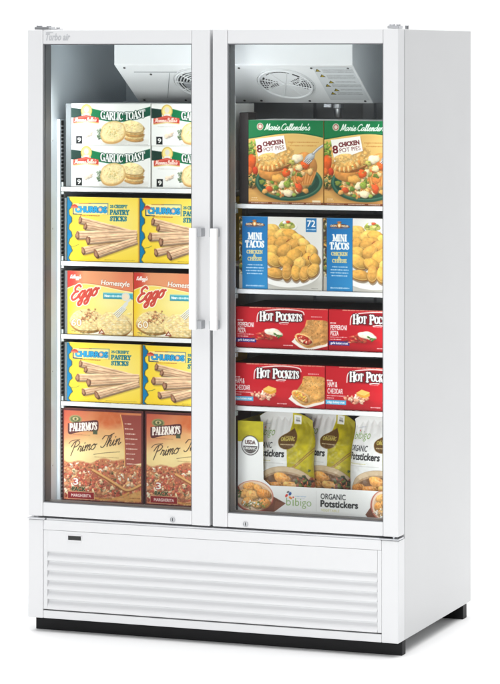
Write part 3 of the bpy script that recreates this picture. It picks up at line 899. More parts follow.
def paint_churro():
    P = Paint(72.4, 64.6, K, (250, 214, 52), 21)
    g = np.clip(1.1-np.hypot((P.X-52)/48, (P.Y-26)/46), 0, 1)[..., None]
    P.a = P.a*(1-.75*g)+np.array([253, 236, 150])/255*.75*g
    yy = np.linspace(-1, 66, 80)
    wave = lambda o, a: [(3.0+o+a*math.sin((y-4)/15.2*2*math.pi)+.3*math.sin(y*1.3), y) for y in yy]
    P.poly([(-2, -2)]+wave(.9, 1.75)+[(-2, 67)], (26, 50, 60), .85, .5)
    blu = np.zeros_like(P.a); tt = (P.Y/64.6)[..., None]; blu[:] = np.array([0, 112, 160])/255*(1-tt)+np.array([6, 128, 182])/255*tt
    P.poly([(-2, -2)]+wave(0, 1.7)+[(-2, 67)], blu)
    churro(P, 13.4, 23.4, 64, 35.2, 6.6, 5.2, .98, 1)
    churro(P, 18.6, 29.6, 70, 37.6, 6.4, 5.0, 1.0, 2)
    churro(P, 16.4, 54.4, 52, 45.2, 7.0, 5.6, .98, 3)
    churro(P, 10.6, 38.8, 70, 35.4, 7.6, 5.6, 1.0, 4)
    churro(P, 21.4, 43.6, 70, 38.4, 7.8, 5.8, 1.02, 5)
    churro(P, 29.4, 57.2, 70, 42.6, 8.0, 5.8, 1.03, 6)
    P.rect(70.9, -1, 73, 66, (236, 176, 60), .8)
    P.rect(71.8, -1, 73, 66, (120, 104, 50), .6)
    # title frame
    P.poly([(6.4, 6.6), (41, 6.2), (41, 17.2), (6.4, 17)], (255, 242, 190), .75)
    P.line([(22, 6.3), (41.2, 6.2), (41.2, 17)], .8, (92, 128, 140), .9)
    P.line([(10, 17.4), (6.2, 17.2), (6.2, 11)], 1.1, (28, 52, 92), .95); P.line([(6.2, 17.3), (15, 17.5)], .9, (28, 52, 92), .9)
    P.line([(12, 6.6), (24, 6.4)], .7, (176, 96, 62), .8)
    P.text('CHURROS', 8.6, 15.3, 39.8, 5.9, (52, 170, 222), .05, outline=(34, 78, 132), ob=.04)
    P.ell(33.4, 12.4, 1.6, 2.1, (236, 170, 146), .95); P.ell(33.4, 12.4, .7, 1.1, (252, 228, 180), .95)
    P.poly([(3.8, 11), (5, 8.6), (7.4, 7.2), (9.6, 8.0), (11.6, 10.4), (8, 11.2)], (196, 66, 54)); P.ell(7.2, 10.6, 3.2, 1.0, (228, 120, 92), .9, 5)
    P.dashes(13.4, 18.6, 33, (186, 88, 58), .8, .9, seed=3, wmax=1.2)
    P.dashes(36, 17.6, 42, (200, 180, 90), .5, .6, seed=6)
    P.serif('CRISPY', 47.6, 10.3, 60.4, 2.7, (10, 116, 140), .3, .8); P.text('25', 43.4, 10.3, 46.6, 2.7, (10, 116, 140), .05)
    P.serif('PASTRY', 43.4, 16.9, 62.4, 4.3, (10, 116, 140), .29, .7)
    P.serif('STICKS', 43.4, 23.3, 60.2, 4.2, (10, 116, 140), .29, .7)
    P.line(catmull([(3.6, 50.6), (6.6, 49.6), (9, 49.2), (12, 47.6)], 5), .6, (92, 116, 60), .8)
    P.dashes(38, 62.6, 68, (176, 150, 50), .6, .8, seed=8)
    P.rect(0, 0, 73, .5, (255, 236, 150), .7)
    return P

# --- waffles
def paint_waffle():
    P = Paint(65.4, 64.5, K, (250, 220, 88), 31)
    g = np.clip(1.15-np.hypot((P.X-44)/40, (P.Y-30)/26), 0, 1)[..., None]
    P.a = P.a*(1-.8*g)+np.array([253, 241, 176])/255*.8*g
    low = ss((P.Y-34)/16)[..., None]; P.a = P.a*(1-.55*low)+np.array([246, 222, 168])/255*.55*low
    lf = np.clip(1-P.X/9, 0, 1)[..., None]*.7; P.a = P.a*(1-lf)+np.array([248, 200, 20])/255*lf
    band = np.zeros_like(P.a); t = ss(np.clip((P.X-2)/16, 0, 1))[..., None]
    band[:] = np.array([204, 60, 50])/255*(1-t)+np.array([236, 158, 114])/255*t
    t2 = ss(np.clip((P.X-34)/30, 0, 1))[..., None]; band = band*(1-t2)+np.array([234, 134, 98])/255*t2
    cur = catmull([(-1, 18.6), (6, 15.4), (14, 13.4), (24, 13.4), (38, 15.6), (52, 18.4), (66, 20.6)], 8)
    P.poly([(-2, -2)]+list(map(tuple, cur))+[(67, -2)], band); P.line(cur, .9, (255, 246, 190), .9); P.line(cur-np.array([0, .9]), .5, (188, 96, 40), .6)
    P.script("Kellogg's", 2.8, 7.6, 13.6, 1.7, (252, 240, 236), .75, slant=.2)
    P.text('Homestyle', 33.8, 13.2, 61.8, 5.2, (252, 248, 240), .028, rot=-3, shear=.12, outline=(176, 84, 52), ob=.03)
    # waffles
    P.ell(40, 62, 26, 5, (250, 246, 236), .95, soft=1)
    def waf(cx, cy, rx, ry, seed, top):
        P.dome(cx, cy+2.2, rx, ry, (196, 140, 74), 0, .03, .2, shade=.35)
        P.dome(cx, cy, rx, ry, (248, 222, 160), 0, .03, .2, shade=.18, tsc=.2)
        old = P.clip; m = np.clip((1-np.hypot((P.X-cx)/rx, (P.Y-cy)/ry))*6, 0, 1); P.clip = m
        for q in range(-4, 5):
            for r_ in range(-4, 5):
                x, y = cx+(q+r_)*rx*.19, cy+(q-r_)*ry*.19
                P.ell(x, y, rx*.105, ry*.10, (222, 178, 104), .6, 0, .5); P.ell(x-.1, y+.35, rx*.075, ry*.06, (253, 238, 192), .8, 0, .4)
        P.clip = old
    waf(20, 50, 17.4, 11.4, 1, 0); waf(47, 53, 17.6, 12.4, 2, 0)
    rg = rnd(8)
    for q in range(46):
        P.dome(rg.gauss(22, 4.6), rg.gauss(45.4, 2.6), .7+rg.random()*1.2, .5+rg.random()*.7, rg.choice([(186, 128, 84), (208, 152, 104), (160, 100, 66), (228, 182, 130)]), rg.random()*180, .2, al=.85)
    for q in range(40):
        P.dome(rg.gauss(47, 8), rg.gauss(51.5, 5), .8+rg.random()*2.4, .5+rg.random()*.8, rg.choice([(252, 236, 190), (240, 208, 150), (230, 190, 130), (255, 244, 214)]), rg.random()*60-30, .25, al=.45, shade=.3)
    P.line(catmull([(60, 48), (64, 54), (64.6, 61)], 6), .6, (176, 130, 80), .8)
    # script title
    P.script('Eggo', 3.4, 30.2, 30, 6.9, (206, 66, 54), 2.15, rise=6.6, slant=.24, outline=(255, 246, 226), ow=.9)
    P.script('Eggo', 3.2, 30.0, 29.8, 6.9, (232, 112, 92), .7, rise=6.6, slant=.24, al=.5)
    P.rect(36, 21.2, 65.4, 27.4, (70, 172, 190)); P.rect(36, 21.2, 65.4, 22, (150, 214, 220)); P.rect(36, 26.6, 65.4, 27.4, (40, 130, 156))
    P.text('Now', 37.6, 25.6, 42.6, 2.6, (250, 252, 250), .05); P.dashes(43.6, 24.6, 53.4, (236, 248, 248), 2.0, .8, .3, seed=5, wmin=.5, wmax=1.0)
    P.ell(58.4, 24.8, 4.1, 4.4, (214, 226, 226)); P.ell(58.4, 25.2, 3.2, 3.4, (246, 226, 196))
    # fork
    P.line([(59, 32), (53.5, 39)], 3.6, (226, 226, 222)); P.line([(60, 30), (63, 27.6)], 2.0, (226, 224, 218))
    for q in range(4): 
        P.line([(56.2+q*1.25-1.4, 35.4+q*.7-.6), (46.6+q*1.2, 42.4+q*1.2)], .85, (238, 238, 234)); P.line([(56.7+q*1.25-1.4, 36+q*.7-.6), (47+q*1.2, 43+q*1.2)], .35, (120, 110, 96), .8)
    P.text('60', 4.0, 55.8, 14.2, 7.2, (252, 248, 232), .012, outline=(206, 140, 74), ob=.055)
    for q in range(30): P.ell(rg.uniform(2, 28), rg.uniform(60, 63.6), rg.uniform(.4, 1), .5, rg.choice([(150, 120, 60), (196, 160, 90), (112, 110, 60), (226, 200, 140)]), .7)
    P.dashes(4, 60.6, 28, (120, 96, 52), .8, .75, seed=12); P.poly([(31, 63), (34.4, 58), (37.6, 63)], (150, 60, 44)); P.poly([(32.6, 62.2), (34.4, 59.6), (36.2, 62.2)], (240, 226, 206))
    P.rect(0, 0, 65.4, .5, (244, 180, 140), .6); P.rect(0, 63.9, 66, 64.5, (190, 150, 60), .6)
    return P

# --- pizza
def pizza_tex(P, seed, x0, y0, x1, y1, n, al=1.0, clip=None):
    rg = rnd(seed); old = P.clip; P.clip = clip
    cols = [(188, 84, 60), (204, 112, 76), (168, 58, 48), (220, 168, 116), (232, 202, 160), (206, 134, 90), (242, 226, 200), (96, 96, 58), (58, 62, 40), (190, 92, 74), (150, 52, 42), (206, 120, 86), (214, 150, 108), (184, 88, 66), (110, 66, 42), (80, 88, 50)]
    for q in range(n):
        c_ = rg.choice(cols); big = c_[0] > 170
        y = rg.uniform(y0, y1); sc_ = .6+.55*(y-y0)/(y1-y0)
        P.dome(rg.uniform(x0, x1), y, (.8+rg.random()*(2.6 if big else .8))*sc_*1.2, (.6+rg.random()*(1.5 if big else .5))*sc_*1.2, c_, rg.random()*180, .25, .25, shade=.42, al=.92 if big else .8)
    P.clip = old
def paint_pizza():
    P = Paint(81, 93.6, K, (236, 206, 142), 41)
    nz = P.noise(16, 4, 9)
    g = np.clip(1-P.Y/42, 0, 1)[..., None]; P.a = P.a*(1-g)+np.array([208, 122, 78])/255*g
    l = np.clip(1-np.hypot(P.X/34, P.Y/46), 0, 1)[..., None]; P.a = P.a*(1-l)+np.array([190, 82, 62])/255*l
    gl = np.clip(1-np.hypot((P.X-30)/44, (P.Y-46)/20), 0, 1)[..., None]; P.a = P.a*(1-.7*gl)+np.array([252, 232, 170])/255*.7*gl
    cr = (np.clip(1-np.hypot((P.X-48)/20, (P.Y-9)/12), 0, 1)*2).clip(0, 1)[..., None]*(.35+.75*P.noise(2.4, 3, 4))[..., None]
    P.a = P.a*(1-cr)+np.array([196, 92, 48])/255*cr
    P.a *= (1+.10*(nz-.5))[..., None]
    pm = np.clip((P.Y-(51+2.5*np.sin(P.X/11)+1.5*np.sin(P.X/3.7)))/2.2, 0, 1)
    P.comp((slice(None), slice(None)), pm*.9, P.c((190, 110, 74)))
    pizza_tex(P, 3, 1, 51, 80, 93, 760, clip=pm)
    # cut slice with crust
    edge = catmull([(31, 62), (44, 69), (56, 76), (66, 80.5), (80, 74)], 8)
    P.line(edge, 3.4, (150, 84, 46), .85); P.line(edge-np.array([0, .8]), 2.0, (232, 182, 112), .95)
    rg = rnd(17)
    sl_ = catmull([(30, 62.6), (42, 70.5), (54, 78), (64, 83), (56, 87), (42, 88.6), (30, 88)], 6)
    cm = np.zeros_like(P.X); w = P.win(20, 60, 70, 93); cm[w] = P.poly_mask(list(map(tuple, sl_)), w, .4)
    P.comp((slice(None), slice(None)), cm, P.c((180, 100, 74))); pizza_tex(P, 8, 28, 62, 66, 90, 230, clip=cm)
    P.line(catmull([(31, 89.4), (46, 90.2), (58, 87.4), (67, 82.4)], 8), 1.8, (222, 164, 88), .95)
    P.poly([(32, 91), (58, 89), (68, 83.6), (79.5, 79), (79.5, 91.2)], (228, 172, 96), .85, .8)
    P.dashes(37, 89.6, 50, (140, 74, 40), .9, .7, seed=2); P.dashes(68, 87.8, 78, (150, 80, 40), .8, .7, seed=3)
    # right panel
    pl = catmull([(58.6, 4.6), (60.8, 14), (62.2, 26), (63, 40), (63, 56)], 6)
    pn = np.zeros_like(P.a); tt = (P.Y/58)[..., None].clip(0, 1); pn[:] = np.array([146, 64, 56])/255*(1-tt)+np.array([164, 84, 70])/255*tt
    P.poly(list(map(tuple, pl))+[(79.4, 52), (79.4, 4.6)], pn); P.line(pl, .8, (238, 186, 110), .9)
    for q, L in enumerate((6, 7.4, 9.4, 11.6, 8.4, 11.4, 8, 6.6, 13)):
        y = 13.4+q*5.0; P.dashes(63.2+q*.28, y, 63.2+q*.28+L, (250, 232, 214), .95, .9, .3, seed=q, wmin=.4, wmax=1.2)
    # brand plaque
    P.ell(13.4, 11, 6.4, 4.2, (150, 142, 92)); P.ell(13.4, 11, 5.0, 3.0, (92, 102, 62)); P.ell(13.4, 10.6, 3.0, 1.9, (196, 180, 130)); P.ell(13.4, 10.8, 1.2, 1.3, (80, 84, 54))
    pq = catmull([(5.6, 15.6), (14, 14), (24, 12.6), (33, 11.2), (36.4, 12.4), (36.6, 20), (34, 22.6), (24, 22.6), (14, 24.8), (6.4, 26.2), (5.6, 15.6)], 5)
    P.poly([(a, b+.9) for a, b in pq], (222, 168, 110), .9); P.poly(list(map(tuple, pq)), (88, 40, 40))
    P.serif("PALERMO'S", 7.6, 23.2, 35.4, 7.2, (246, 238, 228), .2, .55, rise=2.6)
    P.rect(31.2, 21.2, 35.6, 25.4, (72, 84, 62), .95); P.dashes(8, 26.6, 28, (110, 60, 44), .5, .5, seed=14)
    # script title
    P.script('Primo', 8.6, 45.4, 33.6, 5.4, (62, 44, 34), .82, rise=5.2, slant=.28)
    P.script('Thin', 38.4, 38.6, 58.4, 5.6, (62, 44, 34), .82, rise=4.6, slant=.28)
    P.line(catmull([(6.8, 36), (10, 33), (18, 31.4)], 5), .6, (52, 36, 30), .9)
    P.line(catmull([(32, 45.6), (44, 43.4), (58, 41.8)], 5), .5, (90, 60, 40), .85); P.dashes(33, 48, 57, (150, 110, 66), .5, .8, seed=11)
    # count and name
    P.text('3', 11.4, 77.0, 16.2, 6.6, (252, 246, 236), .03, outline=(170, 40, 36), ob=.06)
    P.text(')))', 18, 77.4, 24.6, 6, (214, 70, 56), .0, al=.8)
    P.text('PACK', 10.2, 83.2, 23.6, 4.0, (34, 44, 30), .03, outline=(196, 196, 130), ob=.05)
    P.rect(5.2, 82.6+1.2, 32.6, 91.6, (236, 196, 150)); P.rect(5.7, 84.3, 32.1, 91.1, (152, 30, 36))
    P.text('MARGHERITA', 9.2, 89.2, 29, 3.0, (250, 232, 226), .03)
    # border
    bc = (84, 34, 36)
    P.rect(-1, -1, 1.7, 95, bc); P.rect(79.3, -1, 82, 95, bc); P.rect(-1, -1, 82, 2.4, bc); P.rect(-1, 92.2, 82, 95, bc)
    P.rect(0, 0, 81, .5, (150, 100, 84), .8)
    return P

# --- pot pies
def paint_pie():
    P = Paint(75, 82.5, K, (224, 178, 98), 51)
    nz = P.noise(22, 3, 2); P.a *= (1+.12*(nz-.5))[..., None]
    g = np.clip(1-np.hypot((P.X-52)/34, (P.Y-22)/20), 0, 1)[..., None]; P.a = P.a*(1-.6*g)+np.array([240, 206, 134])/255*.6*g
    # table top streaks
    tb = ss((P.Y-56)/14)[..., None]*.5; st = P.noise(9, 3, 6, 4, .5)[..., None]
    P.a = P.a*(1-tb)+(np.array([206, 150, 84])/255*(.86+.3*st))*tb
    rg = rnd(3)
    # vegetables on the left
    for q in range(26): P.dome(rg.uniform(-1, 7), rg.uniform(22, 36), 1+rg.random()*2, .7+rg.random(), rg.choice([(110, 140, 52), (142, 164, 70), (84, 112, 44)]), rg.random()*180, .2)
    P.dome(2.4, 42, 5.6, 8.6, (214, 92, 36), 8, .05, .12); P.dome(7, 50, 3, 4.5, (196, 66, 34), 0, .08); P.dome(1, 50, 3.5, 4, (222, 112, 48), 0)
    for q in range(30): P.dome(rg.uniform(-1, 7.5), rg.uniform(54, 67), .9+rg.random()*1.7, .6+rg.random(), rg.choice([(58, 76, 36), (84, 100, 50), (40, 52, 28), (130, 140, 90)]), rg.random()*180, .2)
    P.ell(5, 66.4, 5, 2, (120, 62, 34), .5, soft=1)
    # plate
    P.ell(41, 64.6, 33.6, 16.4, (120, 74, 34), .55, soft=2.2)
    P.ell(40.5, 60.5, 33.6, 18.6, (40, 84, 64)); P.ell(40.5, 59.6, 32.4, 17.4, (74, 122, 98), .8); P.ell(40.5, 60, 30.6, 15.8, (34, 70, 54)); P.ell(40, 58, 27, 13, (46, 88, 68))
    # filling on the plate
    fc = [(226, 190, 132), (236, 212, 164), (212, 104, 50), (222, 128, 62), (126, 140, 58), (158, 164, 84), (96, 112, 46), (232, 186, 112), (206, 156, 86), (214, 164, 96), (196, 130, 66)]
    P.dome(38, 63, 23, 11.4, (206, 160, 92), 0, .08, .2, shade=.5)
    for q in range(90):
        a = rg.random()*6.28; r_ = rg.random()**.5
        P.dome(37+math.cos(a)*r_*20, 61.5+math.sin(a)*r_*11.5, 1+rg.random()*2.2, .8+rg.random()*1.5, rg.choice(fc), rg.random()*180, .2, .15)
    # crust bowl, right side standing on the plate
    P.dome(55, 47, 14.5, 15.5, (222, 150, 78), 6, .05, .2, shade=.5); P.dome(24, 50, 13, 10, (216, 146, 72), -14, .06, .2, shade=.5)
    P.poly([(40, 52), (68, 50), (63, 63), (47, 64)], (212, 138, 66), .9, .8)
    for q in range(8): P.line([(44+q*3.2, 52.5-.2*q), (46.4+q*2.3, 62.6-.2*q)], 1.1, (176, 104, 46), .5, .5); P.line([(45.2+q*3.2, 52-.2*q), (47.4+q*2.3, 62-.2*q)], .8, (244, 196, 122), .5, .5)
    for q in range(52):
        P.dome(rg.gauss(44, 9), rg.gauss(46, 5.4), 1.6+rg.random()*2.6, 1.2+rg.random()*1.8, rg.choice(fc), rg.random()*180, .2, .15, shade=.42)
    # spilling filling
    for q in range(26):
        P.dome(rg.gauss(34, 7), rg.gauss(64, 4), 1.4+rg.random()*2.2, 1.1+rg.random()*1.6, rg.choice(fc), rg.random()*180, .2, .15, shade=.42)
    # domed top crust with a crimped rim
    P.dome(27.6, 39.0, 19.4, 11.4, (150, 88, 40), -14, .04, .15, shade=.3, al=.85)
    P.dome(27.4, 36.6, 19.4, 11.6, (236, 182, 102), -14, .05, .30, shade=.36, tsc=.22)
    for q in range(13):
        u = q/12; x = 9.4+u*26; y = 44.6+5.2*math.sin(u*3.0)**.8-u*5
        P.dome(x, y, 1.5, 3.0, (240, 194, 122) if q % 2 else (204, 132, 64), 16-q*3.4, .1, .15, shade=.4)
    for q in range(80): P.dome(27+rg.gauss(0, 8), 35.5+rg.gauss(0, 4.4), .8+rg.random()*2.6, .5+rg.random()*1.0, rg.choice([(250, 214, 150), (222, 162, 84), (244, 200, 126), (208, 146, 72), (252, 226, 170)]), -14+rg.gauss(0, 22), .25, .25, al=.5, shade=.3)
    # large pieces
    for (x, y, a, b, c_, r_) in ((49, 37.4, 5.8, 4.6, (244, 226, 192), -15), (57, 43.4, 4.4, 4.2, (226, 96, 40), 10), (51, 46.4, 4, 3, (240, 214, 160), 0), (38, 51.4, 4.6, 4, (222, 92, 38), 0), (44, 41, 3.2, 2.6, (190, 180, 92), 30), (30, 57, 6, 4.2, (228, 168, 84), 10),
                              (34, 63.4, 3, 4.4, (240, 222, 186), 20), (39, 62.6, 3.2, 3.6, (144, 164, 66), 30), (21, 67.6, 3.6, 3, (206, 88, 46), 0), (28, 66.4, 2.6, 2.2, (98, 130, 50), 0), (50.6, 65.6, 3.6, 5, (220, 88, 44), -15), (40, 71.4, 5, 3.8, (240, 222, 184), 8), (57.5, 69, 3, 2.6, (206, 150, 80), 0), (16.6, 70, 3, 2.4, (222, 166, 92), 0), (46, 73, 2.4, 1.8, (150, 170, 80), 0), (30, 73, 2.2, 1.8, (120, 146, 62), 0), (62, 50, 2.6, 3.4, (236, 190, 120), 0), (24, 61, 2.2, 1.8, (110, 140, 54), 20)):
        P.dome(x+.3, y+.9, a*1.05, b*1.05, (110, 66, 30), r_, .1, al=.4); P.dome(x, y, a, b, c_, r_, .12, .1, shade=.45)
    for q in range(28): P.ell(rg.gauss(44, 9), rg.gauss(54, 9), .5+.5*rg.random(), .45, rg.choice([(86, 112, 40), (60, 86, 34), (170, 190, 96)]), .8)
    # fork
    P.dome(61.6, 36.4, 6.2, 3.6, (176, 180, 182), -38, .04, .05, shade=.55); P.line(catmull([(65, 32.4), (70, 27.6), (74.4, 24.6)], 5), 2.6, (150, 152, 152)); P.line(catmull([(65, 31.8), (70, 27), (74.4, 24)], 5), .9, (226, 228, 228))
    for q in range(4): P.line([(59.4+q*1.3, 36.6+q*.9), (55.6+q*1.4, 40.2+q*.8)], .9, (206, 208, 208)); P.line([(59.9+q*1.3, 37.2+q*.9), (56.1+q*1.4, 40.8+q*.8)], .35, (80, 74, 66))
    # header
    up = catmull([(-1, 18.8), (8, 17.4), (20, 15.2), (34, 13.4), (48, 12.9), (62, 14.4), (76, 17.2)], 8)
    P.poly([(-2, -2)]+list(map(tuple, up))+[(77, -2)], (12, 118, 66)); P.line(up+np.array([0, .5]), 1.0, (236, 204, 120), .8); P.line(up-np.array([0, .6]), 1.0, (8, 84, 50), .8)
    P.ell(11.8, 6.3, 3.3, 3.6, (214, 206, 190)); P.ell(11.8, 6.3, 2.5, 2.8, (156, 70, 60)); P.ell(11.8, 6.3, 1.7, 2.0, (226, 212, 196))
    P.script("Marie Callender's", 16.2, 9.6, 61.6, 3.1, (252, 252, 246), .78, slant=.24)
    P.dashes(40, 12.0, 62, (120, 180, 140), .4, .5, seed=3)
    # card
    P.poly([(7.4, 19.8), (36.2, 15.6), (39.4, 30.2), (11, 41)], (120, 80, 40), .35, 1.0)
    P.poly([(6.8, 18.8), (35.8, 14.8), (38.6, 29), (10.4, 40)], (252, 248, 240))
    P.text('8', 9.2, 32.0, 14.2, 7.6, (120, 24, 30), .03, rot=6)
    P.text('CHICKEN', 15.2, 25.8, 35.4, 4.4, (110, 24, 28), .045, rot=8.5); P.text('POT PIES', 15.8, 31.2, 36.6, 4.2, (120, 34, 36), .0, rot=8.5)
    # crust over the card's lower edge
    P.dome(19, 36.2, 9, 4.2, (240, 192, 116), -10, .06, .26, shade=.3, tsc=.3)
    P.dashes(40, 21.4, 70, (196, 124, 56), .9, .85, .3, seed=21, wmin=.5, wmax=1.4); P.dashes(42, 24.8, 68, (196, 124, 56), .9, .85, .3, seed=22, wmin=.5, wmax=1.4)
    P.dashes(3.4, 76.6, 8.4, (250, 236, 210), .8, .8, seed=6); P.dashes(3.0, 78.4, 9.4, (250, 236, 210), .5, .7, seed=7)
    P.rect(0, 80.4, 75, 82.5, (112, 50, 36), .85)
    for a, b_ in ((3, 20), (24, 40), (44, 55), (58, 72)): P.dashes(a, 81.4, b_, (246, 226, 200), .8, .85, .25, seed=int(a))
    P.rect(64, 78.2, 72, 80.2, (246, 236, 214), .8)
    P.rect(74.5, 0, 76, 83, (120, 84, 40), .6); P.rect(0, 0, 75, .45, (120, 170, 130), .5)
    return P

# --- mini tacos
def taco(P, x, y, rx, ry, rot, seed):
    rg = rnd(seed)
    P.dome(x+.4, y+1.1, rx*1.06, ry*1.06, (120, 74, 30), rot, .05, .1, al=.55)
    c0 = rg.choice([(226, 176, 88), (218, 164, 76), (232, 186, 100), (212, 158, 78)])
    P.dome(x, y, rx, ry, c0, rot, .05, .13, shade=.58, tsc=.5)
    c, s_ = math.cos(R(rot)), math.sin(R(rot))
    pts = [(x+rx*.9*math.cos(t)*c-ry*.82*math.sin(t)*s_, y+rx*.9*math.cos(t)*s_+ry*.82*math.sin(t)*c) for t in np.linspace(.15, 2.9, 12)]
    P.line(pts, .9, (156, 92, 38), .55); P.line([(a-.2, b-.8) for a, b in pts], .6, (250, 220, 140), .6)
    for q in range(7): P.ell(x+rg.gauss(0, rx*.4), y+rg.gauss(0, ry*.35), .5+rg.random()*.8, .4+rg.random()*.4, rg.choice([(250, 214, 128), (206, 146, 64), (190, 124, 54)]), .32, rot, .6)
    if rg.random() < .55:
        P.dome(x+rx*.62*c, y+rx*.62*s_+ry*.3, rx*.26, ry*.36, rg.choice([(150, 76, 40), (196, 112, 60), (128, 62, 36)]), rot, .15, .3)
def paint_taco():
    P = Paint(83.4, 72.2, K, (232, 230, 224), 61)
    sh = np.clip((P.Y-54)/20, 0, 1)[..., None]; P.a = P.a*(1-.5*sh)+np.array([206, 202, 192])/255*.5*sh
    # the plate's soft shadow, painted into the printed picture
    P.ell(50, 64.4, 34, 8, (170, 166, 156), .55, soft=3)
    P.ell(49, 52.6, 33.6, 18.4, (196, 192, 184)); P.ell(49, 51.8, 33.2, 18, (246, 244, 240)); P.ell(49, 50.6, 28.6, 14.4, (226, 222, 214)); 
    # dip bowl
    P.ell(48.4, 9.6, 10.4, 5.4, (206, 204, 196)); P.ell(48.4, 9.0, 10, 4.8, (244, 242, 236)); P.dome(48.2, 8.4, 8.6, 4.2, (186, 186, 92), 0, .08, .3, shade=.3)
    for (x, y, c_) in ((46, 5.6, (250, 246, 236)), (49.6, 5, (206, 88, 52)), (52, 7, (120, 140, 60)), (43.4, 7.6, (150, 160, 76)), (50.4, 8.2, (226, 216, 140))): P.dome(x, y, 2.2, 1.6, c_, 0, .15)
    L = [(35, 12.4, 7.6, 5, 30), (33, 18, 7, 5.4, 10), (43, 17.6, 8.6, 5.6, -25), (52, 17, 8.4, 5.2, 15), (34, 26, 7.4, 6.4, 60), (60, 22, 8, 5.4, 30), (45, 24.6, 9.6, 6.2, -20), (55.4, 27.4, 9, 6, -10), (66, 26.6, 7.6, 5, 40), (34, 34, 8.6, 6, 20), (63.6, 33.6, 9.4, 6.4, -15), (72.6, 33, 7, 5.6, 55),
         (46, 33.6, 8.6, 6.6, -50), (55.6, 38.6, 9, 6.8, -30), (34.6, 43, 10.4, 6.6, 38), (68.6, 42.4, 8.2, 6.6, -60), (76, 41.6, 6.2, 5.6, 80), (47.6, 45, 8.4, 5.8, 30), (61, 46.6, 8, 6, -70), (36, 56, 10.8, 5.6, 12), (48.6, 54.8, 5.4, 9, 6), (57.6, 55.6, 5.2, 8.4, -4), (66.2, 55.6, 5.6, 8.4, 14), (74.6, 52.4, 5.4, 8.2, 28)]
    for q, a in enumerate(L): taco(P, *a, q+5)
    # blue panel and the strip of food beyond it
    P.rect(-1, -1, 3.5, 74, (74, 58, 40)); rg = rnd(6)
    for q in range(40): P.dome(rg.uniform(-.5, 3.4), rg.uniform(2, 58), 1+rg.random()*1.4, 1+rg.random()*2, rg.choice([(206, 156, 80), (110, 100, 50), (60, 50, 40), (190, 180, 150), (150, 110, 60), (120, 130, 70)]), rg.random()*180, .2)
    P.rect(-1, 58, 3.5, 74, (216, 212, 204), .8)
    bl = np.zeros_like(P.a); t = np.clip((P.Y/72*.6+P.X/30*.4), 0, 1)[..., None]; bl[:] = np.array([20, 104, 172])/255*(1-t)+np.array([52, 146, 204])/255*t
    P.poly([(3.4, -1), (29, -1), (29, 74), (3.4, 74)], bl); P.rect(28.4, -1, 29.2, 74, (20, 80, 130), .5)
    P.poly(catmull([(6.4, 7.6), (11, 6.2), (16, 5.8), (21, 6.2), (25.6, 7.6), (25.6, 9.4), (21, 9.2), (16, 9.8), (11, 9.2), (6.4, 9.6)], 4).tolist(), (104, 62, 44)); P.line([(8.4, 10.4), (23.6, 10.4)], .6, (150, 96, 60), .8)
    P.text('DON', 7.4, 8.8, 13.2, 2.0, (246, 226, 190), .03); P.text('MIGUEL', 18.2, 8.8, 25, 1.9, (246, 226, 190), .03)
    P.ell(15.8, 7.0, 2.0, 2.4, (222, 148, 70)); P.ell(15.8, 7.4, 1.1, 1.4, (250, 232, 190)); P.dome(15.8, 4.2, 2.6, 1.0, (176, 112, 62))
    P.serif('MINI', 9.2, 22.6, 23.4, 6.0, (250, 250, 248), .27, .6); P.serif('TACOS', 6.6, 30.6, 25.8, 6.2, (250, 250, 248), .27, .55)
    P.serif('CHICKEN', 8, 36.8, 24.2, 3.1, (244, 222, 140), .25, .7); P.serif('&', 14.6, 40.0, 17.4, 2.2, (244, 222, 140), .3, .9); P.serif('CHEESE', 9, 43.8, 23.4, 3.1, (244, 222, 140), .25, .7)
    for q, (a, b_) in enumerate(((9.2, 23.6), (7.8, 25), (7.4, 25.4), (8.6, 24.2))): P.dashes(a, 48.2+q*2.9, b_, (222, 238, 248), 1.0, .85, .25, seed=q+30, wmin=.4, wmax=1.3)
    P.dashes(7.6, 69.0, 25.4, (206, 228, 244), 1.3, .8, .2, seed=40, wmin=.4, wmax=.9)
    P.rect(67.2, .8, 77.8, 14.4, (38, 118, 178)); P.text('72', 68.6, 9.2, 76.4, 6.6, (250, 250, 248), .025); P.dashes(68.6, 12.0, 76.4, (220, 236, 246), 1.2, .8, .2, seed=44, wmin=.4, wmax=.9)
    P.dashes(73, 70.2, 79, (120, 116, 108), .6, .7, seed=45)
    P.rect(82.9, 0, 84, 73, (186, 182, 174), .8); P.rect(0, 0, 84, .4, (250, 250, 248), .6)
    return P

